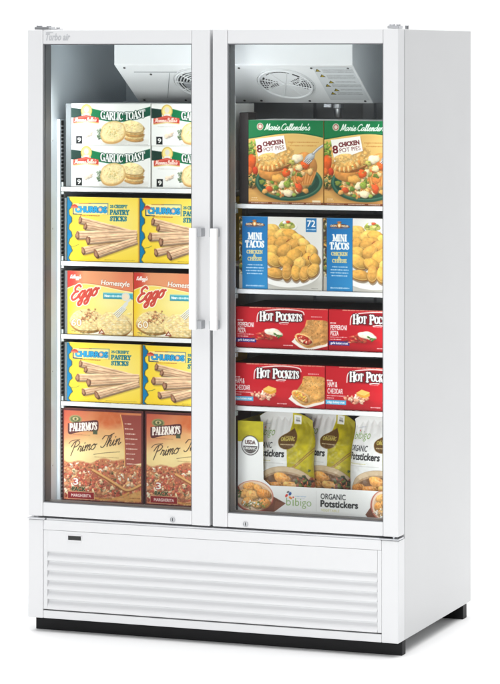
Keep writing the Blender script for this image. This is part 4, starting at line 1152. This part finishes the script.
# --- filled pastry sandwiches
def paint_pocket(kind):
    P = Paint(92.4, 40.8, K, (198, 22, 36), 71)
    g = np.clip(P.X/92, 0, 1)[..., None]; P.a = P.a*(1-.6*g)+np.array([218, 40, 48])/255*.6*g
    d = np.clip((P.Y-30)/14, 0, 1)[..., None]*.25; P.a *= (1-d)
    P.rect(0, 0, 92.4, .9, (160, 16, 28), .7)
    P.dashes(14, .7, 92, (240, 206, 170), .75, .8, .5, seed=5, wmin=2, wmax=6)
    # logo
    fr = catmull([(21.4, 14.6), (21.8, 9), (23.4, 5.6), (28, 3.8), (45, 1.9), (60, 2.2), (67, 3.6), (68.6, 6.4)], 7)
    P.poly(catmull([(22.6, 6.8), (30, 4.0), (46, 2.8), (60, 3.2), (67, 4.8), (67.6, 13.4), (54, 14.6), (50, 15.8), (40, 15.4), (23, 14.8)], 4).tolist(), (108, 8, 22), .65, .8)
    P.line(fr, .95, (250, 236, 232))
    for ps in (1, 0):
        for (wd_, a_, b_, h_, bs_) in (('H', 24.2, 29.6, 8.4, 13.4), ('OT', 29.7, 37.6, 6.5, 12.9), ('P', 40.4, 45.4, 8.4, 13.3), ('OCKETS', 45.5, 66.6, 6.5, 12.8)):
            if ps: P.serif(wd_, a_, bs_, b_, h_, (34, 14, 18), .24, .5, outline=(30, 12, 16), ow=.55)
            else: P.serif(wd_, a_, bs_, b_, h_, (252, 250, 248), .225 if h_ > 8 else .25, .5)
    P.line(catmull([(44, 15.4), (48, 14.8), (53, 14.9)], 4), .9, (252, 244, 240)); P.dashes(44.6, 16.4, 52, (250, 230, 226), .6, .8, seed=2)
    rg = rnd(9 if kind else 4)
    tx = 2.0
    P.dashes(tx, 13.6, tx+5.4, (252, 240, 238), 1.3, .9, .2, seed=3, wmin=.4, wmax=.9)
    if kind == 0:
        P.text('PEPPERONI', tx, 20.2, 18.0, 4.8, (252, 246, 244), .018); P.text('PIZZA', tx, 25.8, 9.8, 4.8, (252, 246, 244), .018)
        lines = ((27.4, 18), (29.6, 12)); strip = (58, 46, 126); word = 'garlic buttery crust'; sy_ = 31.2
    else:
        P.text('HAM &', tx+.2, 19.6, 11.8, 5.2, (252, 246, 244), .018); P.text('CHEDDAR', tx+.2, 25.8, 17.4, 5.0, (252, 246, 244), .018)
        lines = ((27.8, 20), (30, 9)); strip = (92, 178, 220); word = 'crispy buttery crust'; sy_ = 31.8
    for y, x1 in lines: P.dashes(tx, y, x1, (252, 232, 230), .9, .85, .2, seed=int(y*3), wmin=.4, wmax=1.2)
    P.poly([(0, sy_), (20.6, sy_), (20.6, sy_+4.2), (0, sy_+4.2)], strip); P.text(word, tx, sy_+3.0, 19, 2.3, (250, 250, 252), .03)
    # ingredients
    if kind == 0:
        P.ell(36, 31.6, 12, 2.4, (150, 14, 24), .6, soft=1.2)
        for q in range(46):
            P.dome(rg.gauss(31.6, 4.2), rg.gauss(28.6, 2.2), 1+rg.random()*2.4, .6+rg.random()*.9, rg.choice([(176, 74, 52), (206, 112, 78), (150, 50, 42), (222, 140, 100), (190, 60, 50)]), rg.random()*60-30, .2)
        P.dome(37.4, 24.6, 9, 3.6, (246, 238, 216), 8, .1, .12, shade=.3); P.dome(42.4, 26.6, 5.4, 2.6, (240, 230, 206), 5, .1, .12, shade=.3)
        for (x, y, r_) in ((39.6, 26.4, 25), (43.4, 29.4, -40), (42, 28, -20), (45, 28, 10)): P.dome(x, y, 2.1, .95, (76, 116, 50), r_, .15, .2)
    else:
        P.ell(34, 32.6, 11, 2.2, (150, 14, 24), .6, soft=1.2)
        for q in range(30):
            P.dome(rg.gauss(30.6, 4.4), rg.gauss(29.4, 1.8), 1+rg.random()*1.5, .9+rg.random()*1.3, rg.choice([(232, 160, 130), (246, 200, 172), (214, 128, 104), (250, 220, 196)]), rg.random()*180, .2)
        for q in range(20): P.dome(rg.gauss(38, 3), rg.gauss(28.6, 1.4), .8+rg.random()*1.2, .8+rg.random(), rg.choice([(240, 190, 150), (226, 150, 110)]), rg.random()*180, .2)
        P.poly([(31, 24), (36, 21), (43.6, 23.2), (44, 26.6), (38.6, 29), (31.6, 27)], (232, 168, 60)); P.poly([(31, 24), (36, 21), (43.6, 23.2), (38.6, 26)], (248, 202, 104))
        P.line([(31, 24.2), (38.4, 26.2), (43.6, 23.4)], .4, (255, 226, 150))
    # sandwich in its paper sleeve
    dy = 0 if kind == 0 else -1.0
    P.dashes(76, 8.2, 86, (250, 226, 222), .9, .8, .2, seed=8)
    sleeve = [(56, 33.4), (62, 27.4), (70, 37), (91.8, 33), (91.8, 36.6), (74, 41.6), (64, 39)]
    P.poly([(a, b+dy) for a, b in sleeve], (248, 236, 226))
    body = catmull([(71, 11.6), (80, 11.2), (91.8, 12.6), (92.0, 22), (91.6, 33.4), (82, 36.6), (72, 39.2), (64, 35), (59.6, 30.6), (64, 25.4), (69.4, 18)], 4)
    body = [(a, b+dy) for a, b in body]
    w = P.win(54, 8, 93, 41); cm = np.zeros_like(P.X); cm[w] = P.poly_mask(body, w, .35)
    nz = P.noise(3.2, 4, 12+kind); base = np.array([206, 148, 84] if kind == 0 else [224, 164, 88])/255
    colr = np.clip(base*(.72+.55*nz+.10*(P.X-60)/30)[..., None], 0, 1)
    P.comp((slice(None), slice(None)), cm, colr)
    P.clip = cm
    for q in range(110): P.ell(rg.uniform(68, 92), rg.uniform(10, 36), .3+.7*rg.random(), .25+.5*rg.random(), rg.choice([(242, 202, 136), (168, 108, 52), (150, 92, 44), (232, 180, 110)]), .6, rg.random()*180)
    P.poly([(86, 10), (93, 10), (93, 40), (88, 40)], (150, 96, 46), .35, 1.5)
    P.line([(70, 38.6+dy), (82, 34.4+dy), (92, 31+dy)], 2.0, (150, 96, 48), .5, .8)
    if kind: 
        for q in range(8): P.line([(72+q*2, 18+q*.2), (76+q*2, 15.6+q*.2)], .8, (250, 214, 150), .5)
    P.clip = None
    fcx, fcy = 68.6, 31.0+dy
    P.dome(fcx, fcy, 10.0, 5.2, (236, 190, 126), 26, .05, .15, shade=.25)
    P.dome(fcx, fcy+.2, 8.4, 3.9, (178, 44, 30) if kind == 0 else (226, 150, 62), 26, .08, .2, shade=.3)
    for q in range(34):
        cs = [(206, 58, 40), (160, 30, 26), (226, 120, 90), (240, 196, 160), (196, 50, 36)] if kind == 0 else [(244, 196, 96), (236, 170, 110), (250, 214, 140), (222, 140, 92), (240, 186, 74)]
        a = rg.random()*6.28; r_ = rg.random()**.5; px_, py_ = math.cos(a)*r_*7, math.sin(a)*r_*3
        P.dome(fcx+px_*.9-py_*.44, fcy+px_*.44+py_*.9, .7+rg.random()*1.3, .5+rg.random()*.8, rg.choice(cs), rg.random()*180, .2)
    P.line([(a, b+dy) for a, b in catmull([(59, 30.4), (60.6, 34.2), (66, 38), (73, 40.4)], 5)], 1.1, (252, 244, 238))
    if kind == 0: P.dashes(48, 37.2, 57, (252, 236, 234), .9, .85, .2, seed=50)
    else: P.dashes(45, 37.4, 54, (252, 236, 234), .9, .85, .2, seed=51)
    P.rect(91.9, 0, 93, 41, (130, 12, 22), .7)
    # row of tear marks along the bottom
    for q in range(46): P.ell(q*2+1, 40.7, .6, .5, (90, 8, 16), .7)
    return P

# --- dumplings: display tray and bags
def dumpling(P, x, y, rx, ry, rot, seed):
    rg = rnd(seed)
    P.dome(x+.3, y+.8, rx*1.08, ry*1.08, (110, 62, 28), rot, .05, .1, al=.5)
    P.dome(x, y, rx, ry, rg.choice([(232, 160, 78), (222, 146, 66), (238, 176, 98)]), rot, .08, .18, shade=.55, tsc=.3)
    c, s_ = math.cos(R(rot)), math.sin(R(rot))
    for q in range(5):
        u = -.7+.35*q; P.line([(x+rx*u*c+ry*.75*s_, y+rx*u*s_-ry*.75*c), (x+rx*(u+.12)*c+ry*.2*s_, y+rx*(u+.12)*s_-ry*.2*c)], .6, (250, 216, 160), .6)
    for q in range(4): P.ell(x+rg.gauss(0, rx*.35), y+rg.gauss(0, ry*.3), rx*.2, ry*.12, rg.choice([(186, 100, 40), (250, 206, 140)]), .5, rot)
def bowl_tray(P, cx, cy, rx, ry):
    P.poly([(cx+rx*.55, cy+ry*.55), (cx+rx*1.02, cy-ry*.02), (cx+rx*1.62, cy+ry*.36), (cx+rx*1.0, cy+ry*.98), (cx+rx*.3, cy+ry*1.02)], (112, 62, 40))
    P.poly([(cx+rx*1.1, cy+ry*.25), (cx+rx*1.62, cy+ry*.36), (cx+rx*1.0, cy+ry*.98)], (138, 84, 58), .7)
    P.ell(cx, cy+1.4, rx, ry, (140, 52, 40)); P.ell(cx, cy, rx, ry, (190, 104, 84)); P.ell(cx, cy-.4, rx*.95, ry*.94, (236, 206, 176)); P.ell(cx, cy+.8, rx*.88, ry*.86, (222, 180, 142))
    P.ell(cx+.5, cy+2.4, rx*.86, ry*.78, (232, 204, 172))
def paint_tray():
    P = Paint(163, 89.6, 2.4, (240, 240, 238), 81)
    yl = np.zeros_like(P.a); nz = P.noise(7, 3, 3)[..., None]; yl[:] = np.array([188, 176, 30])/255*(.86+.28*nz)
    P.poly([(-1, -1), (26.4, -1), (26.4, 21)]+[(x, 20.4+.35*math.sin(x*2.1)) for x in np.linspace(26, -1, 14)], yl)
    for q in range(16):
        r_ = rnd(q); P.ell(r_.uniform(1, 25), r_.uniform(2, 18), 1.5+r_.random()*2.5, .5, (170, 150, 30), .25, r_.uniform(-40, 40), 1)
    # round seal
    cx, cy = 12.7, 24.2
    P.ell(cx, cy, 9.1, 10.0, (70, 64, 62)); P.ell(cx, cy, 8.2, 9.1, (244, 244, 242))
    ms = np.clip((1-np.hypot((P.X-cx)/7.7, (P.Y-cy)/8.6))*8, 0, 1); P.clip = ms
    P.rect(cx-10, cy+.6, cx+10, cy+12, (74, 68, 66)); 
    for q in range(4): P.line(catmull([(cx-8, cy+6.2+q*1.7), (cx, cy+4.4+q*1.9), (cx+8, cy+6.2+q*1.7)], 4), .35, (200, 198, 196), .8)
    P.clip = None
    P.text('USDA', cx-5.2, cy-1.2, cx+5.2, 3.9, (92, 62, 58), .04); P.text('ORGANIC', cx-6, cy+4.0, cx+6, 2.5, (238, 236, 234), .03)
    # bowl of dumplings lower left
    bowl_tray(P, 16.4, 74.4, 20, 15.4)
    for q, a in enumerate(((12, 65.4, 6.6, 4.6, -15), (20.6, 66.6, 4.6, 3.8, 30), (7, 72.6, 4.6, 5.4, 60), (15, 73.6, 7, 5, 10), (26.6, 71.8, 7.4, 5.2, 15), (10, 80.6, 6.4, 4.8, -10), (27, 81.4, 7.2, 4.8, -20), (19, 82.6, 5.4, 3.8, 8))): dumpling(P, *a, q+3)
    rg = rnd(12)
    for q in range(60): P.dome(rg.gauss(15.6, 6), rg.gauss(82.4, 2.0), .5+rg.random()*1.1, .4+rg.random()*.7, rg.choice([(250, 246, 236), (120, 140, 70), (236, 226, 206), (196, 150, 100), (84, 104, 50)]), rg.random()*180, .2)
    for q in range(16): P.dome(rg.gauss(1.6, 1.2), rg.gauss(70, 3), .8+rg.random(), .6+rg.random()*.6, rg.choice([(96, 120, 56), (150, 60, 40), (70, 90, 40)]), rg.random()*180, .2)
    P.rect(-2, 64, 3, 91, (240, 240, 238), .0)
    # petals
    P.dome(49.6, 72.2, 1.9, 1.2, (214, 60, 46), -50, .03, .05, shade=.15); P.dome(53.2, 70.2, 1.4, 2.0, (52, 92, 160), 25, .03, .05, shade=.15); P.dome(53.6, 74.2, 2.0, 1.2, (232, 136, 50), 30, .03, .05, shade=.15); P.ell(51.2, 68.6, 1.4, .9, (60, 60, 66), .8, -30)
    P.dashes(58, 72.4, 69, (150, 180, 210), .6, .8, .2, seed=4); P.dashes(60, 74.4, 68, (190, 198, 206), .6, .6, .2, seed=5)
    P.text('b', 49.4, 81.8, 54.0, 8.2, (134, 170, 92), -.008); P.text('bigo', 58.4, 81.8, 74.6, 8.2, (134, 170, 92), -.008)
    P.line([(56.3, 81.6), (56.3, 76.4)], .95, (134, 170, 92)); P.ell(56.4, 73.6, .8, .8, (206, 76, 56))
    P.line([(79.6, 66), (79.6, 86)], .3, (206, 206, 202), .8)
    P.text('ORGANIC', 84, 73.6, 108.8, 5.6, (44, 46, 48), .012); P.text('Potstickers', 84, 81.2, 121, 6.6, (30, 32, 34), .035); P.text('VEGETABLE', 84.4, 85.8, 102.6, 2.5, (206, 200, 130), .01)
    bowl_tray(P, 147, 77, 13.4, 15)
    P.poly([(128.6, 86.6), (136, 76), (144, 91), (132, 91)], (112, 66, 46)); P.ell(146, 77, 12, 14.6, (190, 104, 84)); P.ell(146.4, 76.6, 11.2, 13.8, (240, 214, 190)); P.ell(147, 77.6, 10.2, 12.6, (224, 186, 150))
    for q, a in enumerate(((144, 70, 5, 4, -10), (142, 78, 4.6, 4.4, 40), (150, 75, 6, 4.8, 15), (147, 84, 6, 4.2, -10), (155, 82, 5, 4, 0))): dumpling(P, *a, q+30)
    for q in range(30): P.dome(rg.gauss(142, 3), rg.gauss(84, 2.4), .6+rg.random(), .5+rg.random()*.6, rg.choice([(250, 246, 236), (226, 200, 170), (196, 150, 100)]), rg.random()*180, .2)
    P.rect(0, 62.2, 163, 63, (250, 250, 250), .0)
    P.rect(-1, 88.9, 164, 90, (206, 206, 204), .8)
    return P

def paint_bag():
    P = Paint(62, 92, K, (232, 232, 230), 91)
    P.a *= (1-.05*(P.noise(14, 3, 2)-.5))[..., None]
    yl = np.zeros_like(P.a); nz = P.noise(6, 3, 5)[..., None]; yl[:] = np.array([186, 172, 18])/255*(.74+.50*nz)
    edge = catmull([(39, -1), (38, 8), (35.6, 18), (35, 28), (36.4, 40), (37, 54), (36, 70), (38, 93)], 7)
    P.poly(list(map(tuple, edge))+[(63, 93), (63, -1)], yl)
    # wood sticks
    for o in (0, 1.6): P.line([(38+o, 54), (64+o, 30+o)], .8, (150, 100, 56), .95)
    # tag
    P.poly([(40.2, 2.0), (49, 1.2), (47.6, 9.6), (39.4, 10)], (240, 240, 236)); P.rect(42.2, 3.6, 46.6, 8.0, (160, 160, 152), .6); P.dashes(42, 6.6, 46.8, (40, 40, 40), 1.0, .9, .2, seed=4, wmin=.3, wmax=.6); P.rect(39, .4, 48.6, 2, (60, 96, 56), .0)
    # brown drop
    d = catmull([(40.4, 13.6), (43.4, 18.6), (43.6, 25.6), (40, 31.4), (34, 33.0), (28.4, 30.6), (26, 25.4), (27.8, 21.4), (34, 17.6), (40.4, 13.6)], 6)
    P.poly(list(map(tuple, d)), (96, 66, 26)); P.line(d, .5, (140, 108, 50), .8)
    P.text('ORGANIC', 28.4, 25.4, 42, 3.6, (196, 180, 90), .035, rot=3); P.dashes(31, 21, 39, (206, 190, 110), .8, .8, .2, seed=8); P.dashes(29, 28.6, 41, (222, 208, 170), 1.0, .8, .2, seed=9, wmin=.4, wmax=1.2)
    # name
    P.text('b', 2, 20.6, 5.6, 7.6, (128, 166, 84), -.004); P.text('bigo', 8.6, 20.6, 20.4, 7.6, (128, 166, 84), -.004); P.line([(7.1, 20.4), (7.1, 15.6)], .8, (128, 166, 84)); P.ell(7.2, 13.2, .7, .7, (206, 76, 56))
    P.dashes(4, 10.4, 13, (150, 160, 176), .6, .7, .2, seed=3)
    P.text('ORGANIC', 1.6, 32.4, 20.4, 5.8, (46, 46, 48), .01); P.text('Potstickers', 1.6, 40.6, 33.4, 7.0, (28, 28, 30), .03)
    P.dashes(2, 44.6, 20, (190, 184, 120), .9, .8, .2, seed=11); P.line([(2, 47), (33, 46.6)], .4, (180, 180, 176), .8)
    # bowl
    P.ell(34, 70.6, 30, 21, (150, 118, 84)); P.ell(34, 70, 29.4, 20.2, (210, 186, 152)); P.ell(34, 72, 26.8, 17.6, (176, 144, 108)); P.ell(34, 73, 26, 16.6, (120, 84, 52))
    for q, a in enumerate(((12, 68, 8, 4.8, -8), (32, 61, 8.6, 5.2, 12), (24, 69.6, 8.4, 5.2, -6), (40, 69, 8.4, 5.4, 10), (10, 76, 7, 4.6, 20), (20, 78, 8, 5, 0), (34, 78, 8.6, 5.4, -10), (46, 77, 6, 5, 20))): dumpling(P, *a, q+50)
    rg = rnd(2)
    for q in range(70): P.dome(rg.gauss(53, 4.2), rg.gauss(69, 5), 1+rg.random()*2.2, .8+rg.random()*1.4, rg.choice([(84, 96, 40), (52, 62, 26), (120, 130, 60), (150, 70, 40), (196, 110, 70), (60, 44, 30)]), rg.random()*180, .2)
    P.rect(-1, 85.6, 63, 93, (214, 206, 196), .5)
    return P

def bag_mesh(name, P, W, H, T):
    a = P.linear(); ny, nx = a.shape[:2]
    U, Vv = np.meshgrid(np.linspace(0, 1, nx), np.linspace(0, 1, ny))  # v from top
    q = np.clip(1-np.abs(2*U-1)**2.6, 0, 1)**.55
    tp = ss(np.clip((Vv-.035)/.34, 0, 1))**.8; bt = .62+.38*ss(np.clip((1-Vv)/.2, 0, 1))
    prof = q*tp*bt
    wr = P.noise(9, 3, 33, 1.2, 1)-.5; wr2 = P.noise(26, 2, 44, .6, 1.6)-.5
    dep = T/2*prof + (.010*wr+.012*wr2)*np.sqrt(np.clip(prof, 0, 1))
    # gathers running down from the top seal
    dep += .0022*np.sin(U*58+3*wr2)*np.exp(-((Vv-.12)/.10)**2)*q
    crimp = (Vv < .045)
    dep = np.maximum(dep, .0016)
    dep = np.where(crimp, .0018+.0004*np.sin(Vv*900), dep)
    inset = .012*np.sin(np.pi*np.clip(Vv, 0, 1))**.7*np.sign(2*U-1)*np.abs(2*U-1)**3
    sag = .010*np.sin(U*3.0+.6)*np.clip(1-Vv*5, 0, 1)
    tap = 1-.17*(1-ss(np.clip(Vv/.34, 0, 1)))
    X = ((U-.5)*W - inset)*tap + .003*np.sin(Vv*9)
    Z = (1-Vv)*H + sag - .016*np.abs(2*U-1)**4*np.clip(1-Vv*3, 0, 1)
    dep[:, 0] = dep[:, -1] = 0; dep[-1] = dep[-2]*.6
    Vf = np.stack([X, -dep, Z], -1).reshape(-1, 3); st = 3
    idx = np.arange(ny*nx).reshape(ny, nx)
    F = np.stack([idx[1:, :-1], idx[1:, 1:], idx[:-1, 1:], idx[:-1, :-1]], -1).reshape(-1, 4)
    js = np.unique(np.r_[np.arange(0, ny, st), ny-1]); is_ = np.unique(np.r_[np.arange(0, nx, st), nx-1])
    Vb = np.stack([X[np.ix_(js, is_)], dep[np.ix_(js, is_)], Z[np.ix_(js, is_)]], -1).reshape(-1, 3)
    ib = np.arange(len(js)*len(is_)).reshape(len(js), len(is_))+ny*nx
    Fb = np.stack([ib[1:, :-1], ib[:-1, :-1], ib[:-1, 1:], ib[1:, 1:]], -1).reshape(-1, 4)
    cb = np.tile(lin((150, 138, 24)), (len(Vb), 1))
    return mesh_from(name, np.concatenate([Vf, Vb]), np.concatenate([F, Fb]), np.concatenate([a.reshape(-1, 3), cb]), M_FILM, len(F)+len(Fb))

def tray_mesh(name, P, W, H, D):
    a = P.linear(); ny, nx = a.shape[:2]
    U, Vv = np.meshgrid(np.linspace(0, P.w, nx), np.linspace(0, P.h, ny))
    px = W/P.w; pz = H/P.h
    def low(s_): return np.where(s_ < 25.9, 0.0, np.where(s_ < 33, 57+(s_-25.9)*6/7.1, 63.0))
    lim = low(U)
    # snap the cut edge: squash the rows above the edge onto it
    keep = np.zeros((ny, nx), bool); keep[:] = Vv >= lim-.001
    Vc = np.maximum(Vv, lim)
    V = np.stack([U*px-W/2, .0016*(P.noise(30, 2, 9)-.5), (P.h-Vc)*pz], -1).reshape(-1, 3)
    idx = np.arange(ny*nx).reshape(ny, nx)
    ok = keep[1:, :-1] | keep[1:, 1:]
    F = np.stack([idx[1:, :-1], idx[1:, 1:], idx[:-1, 1:], idx[:-1, :-1]], -1)[ok]
    V = list(map(tuple, V)); C = list(map(tuple, a.reshape(-1, 3))); F = list(map(tuple, F)); nf = len(F)
    def quad(ps, col):
        o = len(V); V.extend(ps); C.extend([tuple(lin(col))]*4); F.append((o, o+1, o+2, o+3))
    def slab(x0, y0, z0, x1, y1, z1, col):
        p = [(x0,y0,z0),(x1,y0,z0),(x1,y1,z0),(x0,y1,z0),(x0,y0,z1),(x1,y0,z1),(x1,y1,z1),(x0,y1,z1)]
        for f in ((0,3,2,1),(4,5,6,7),(0,1,5,4),(1,2,6,5),(2,3,7,6),(3,0,4,7)): quad([p[i] for i in f], col)
    x0, x1 = -W/2, W/2; yel = (190, 176, 40); brn = (150, 118, 80); t = .0025; hl = (P.h-63)*pz
    xc = x0+25.7*px
    slab(x0+.0004, .0016, .001, xc-.0004, .0016+t, H-.0012, yel)        # back of the front column
    slab(xc, .0016, .001, x1-.0004, .0016+t, hl-.0006, brn)             # back of the low front
    slab(x0+.0004, .0016+t, .001, x0+.0004+t, D, H-.0015, yel)          # tall left side
    slab(x1-.0004-t, .0016+t, .001, x1-.0004, D, hl, yel)               # low right side
    slab(x0+t, D-t, .001, x1-t, D, H-.02, brn)                          # back
    slab(x0+t, .0016+t, .001, x1-t, D-t, .0035, brn)                    # base
    return mesh_from(name, V, F, C, M_PRINT, nf)

# ------------------------------------------------------------------ stocking the shelves
FX, FY = .00357, .160
# garlic toast, two columns of two on the top left shelf
m = carton_mesh('garlic_toast_carton', paint_garlic(), .2835, .1375, .20, (232, 232, 228), (236, 236, 232), puff=.0015, seed=1)
z0 = SL[0]+.0006
G = 'garlic toast cartons stacked on the upper left shelf'
lab = ['white garlic toast carton, lower one of the stack beside the grey divider', 'white garlic toast carton on top of the stack beside the grey divider',
       'white garlic toast carton cut off by the door frame, lower of its stack', 'white garlic toast carton cut off by the door frame, on top of its stack']
for k, (x, z, dy) in enumerate(((-.5529+.1418, z0, 0), (-.5529+.1420, z0+.1380, .001), (-.2650+.1418, z0, .0015), (-.2655+.1418, z0+.1380, 0))):
    place('garlic_toast_carton', m, x, FY+dy, z, lab[k], 'carton', G, (0, .1, -.1, .15)[k])
# churros on the second and fourth shelves
m = carton_mesh('churro_carton', paint_churro(), .2585, .2120, .26, (58, 50, 28), (236, 200, 40), puff=.0025, seed=2)  # top coloured dark to stand in for the shaded gap above
lab = ['yellow churro carton below the garlic toast, showing its blue wavy edge beside the wall', 'yellow churro carton below the garlic toast, half hidden by the door handle and frame',
       'yellow churro carton above the pizza, showing its blue wavy edge beside the wall', 'yellow churro carton above the pizza, half hidden by the door frame']
G = 'yellow churro cartons on the left shelves'
place('churro_carton', m, -.5665+.1292, FY, SL[1]+.0006, lab[0], 'carton', G, .3)
place('churro_carton', m, -.3080+.1300, FY+.001, SL[1]+.0006, lab[1], 'carton', G, -.2)
place('churro_carton', m, -.5673+.1335, FY, SL[3]+.0006, lab[2], 'carton', G, .1, (1.033, 1, .918))
place('churro_carton', m, -.2966+.1335, FY+.001, SL[3]+.0006, lab[3], 'carton', G, -.2, (1.033, 1, .910))
# waffles
m = carton_mesh('waffle_carton', paint_waffle(), .2345, .2095, .26, (64, 24, 20), (226, 150, 60), puff=.0025, seed=3)  # dark top puts the shade of the gap into the board colour
G = 'orange and yellow waffle cartons on the left middle shelf'
place('waffle_carton', m, -.5655+.1172, FY, SL[2]+.0006, 'orange and yellow waffle carton nearest the wall with its whole red title showing', 'carton', G, .2)
place('waffle_carton', m, -.3283+.1172, FY+.001, SL[2]+.0006, 'orange and yellow waffle carton partly hidden behind the white door handle', 'carton', G, -.2)
# pizza on the floor of the cabinet
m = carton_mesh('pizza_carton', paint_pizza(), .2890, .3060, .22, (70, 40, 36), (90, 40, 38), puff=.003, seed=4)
G = 'thin crust pizza cartons on the cabinet floor'
place('pizza_carton', m, -.5840+.1445, FY, .4306, 'maroon edged thin crust pizza carton nearest the wall with its right panel visible', 'carton', G, .1)
place('pizza_carton', m, -.2892+.1445, FY+.0015, .4306, 'maroon edged thin crust pizza carton cut off by the centre door frame', 'carton', G, -.2)
# pot pies
Pp = paint_pie()
mA = carton_mesh('pot_pie_carton', Pp, .2565, .2700, .24, (236, 236, 232), (206, 160, 90), puff=.003, seed=5)
mB = carton_mesh('pot_pie_carton', Pp, .2565, .2700, .24, (236, 236, 232), (206, 160, 90), .985, .003, 6)
G = 'green topped pot pie cartons on the upper right shelf'
place('pot_pie_carton', mA, .0746+.1283, FY, SR[0]+.0006, 'green topped chicken pot pie carton beside the dark divider', 'carton', G, .1)
place('pot_pie_carton', mB, .3322+.1264, FY+.001, SR[0]+.0006, 'green topped chicken pot pie carton cut off by the right door frame', 'carton', G, -.1)
# mini tacos
Pp = paint_taco()
mA = carton_mesh('taco_carton', Pp, .2852, .2340, .24, (40, 38, 36), (226, 224, 220), puff=.003, seed=7)  # near-black top carries the shade between carton and shelf
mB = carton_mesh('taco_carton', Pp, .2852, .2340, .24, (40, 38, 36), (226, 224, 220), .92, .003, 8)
G = 'blue and white mini taco cartons on the right shelf'
place('taco_carton', mA, .0418+.1426, FY, SR[1]+.0006, 'blue and white mini taco carton with its blue number square showing', 'carton', G, .1)
place('taco_carton', mB, .3305+.1312, FY+.001, SR[1]+.0006, 'blue and white mini taco carton cut off by the right door frame', 'carton', G, 0)
# filled sandwiches
for kind, zz, xs, lab, G in ((0, SR[2], (.0314, .3482), ('long red pepperoni pizza sandwich carton showing its whole front', 'long red pepperoni pizza sandwich carton cut off by the right door frame'), 'red pepperoni sandwich cartons on the right shelf'),
                             (1, SR[3], (.0210, .3370), ('long red ham and cheddar sandwich carton showing its whole front', 'long red ham and cheddar sandwich carton cut off by the right door frame'), 'red ham and cheddar sandwich cartons on the right shelf')):
    Pp = paint_pocket(kind)
    topc = (70, 40, 28) if kind else (44, 30, 26)  # brown tops, kept dark so the gap's shade is in the colour
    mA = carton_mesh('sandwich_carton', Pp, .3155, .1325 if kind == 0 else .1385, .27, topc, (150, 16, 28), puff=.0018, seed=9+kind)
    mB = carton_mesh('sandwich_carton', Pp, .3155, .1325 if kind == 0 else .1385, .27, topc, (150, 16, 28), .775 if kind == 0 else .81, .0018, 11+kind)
    wB = .3155*(.775 if kind == 0 else .81)
    place('sandwich_carton', mA, xs[0]+.1578, FY, zz+.0006, lab[0], 'carton', G, .1)
    place('sandwich_carton', mB, xs[1]+wB/2, FY+.001, zz+.0006, lab[1], 'carton', G, 0)
# dumplings
Pt = paint_tray()
tm = tray_mesh('display_tray', Pt, .5515, .2905, .30)
place('display_tray', tm, .0383+.2757, FY-.002, .4306, 'white and yellow open-front display tray holding bags of dumplings', 'tray', None)
Pb = paint_bag()
bm_ = bag_mesh('dumpling_bag', Pb, .2180, .3060, .085)
G = 'white and yellow dumpling bags in the display tray'
for (x, y, z, rz, ry, lab) in ((.1795, .222, .4345, 2, 0, 'white and yellow dumpling bag just right of the tray column, frontmost in the tray'),
                              (.2890, .292, .4345, -4, 3.0, 'white and yellow dumpling bag in the middle, tucked behind the frontmost bag'),
                              (.4950, .236, .4245+.01, 3, 1.2, 'dumpling bag at the tray end, cut off by the right door frame')):
    o = place('dumpling_bag', bm_, x, y, z, lab, 'bag', G)
    o.rotation_euler = (R(-1.5), R(ry), R(rz))
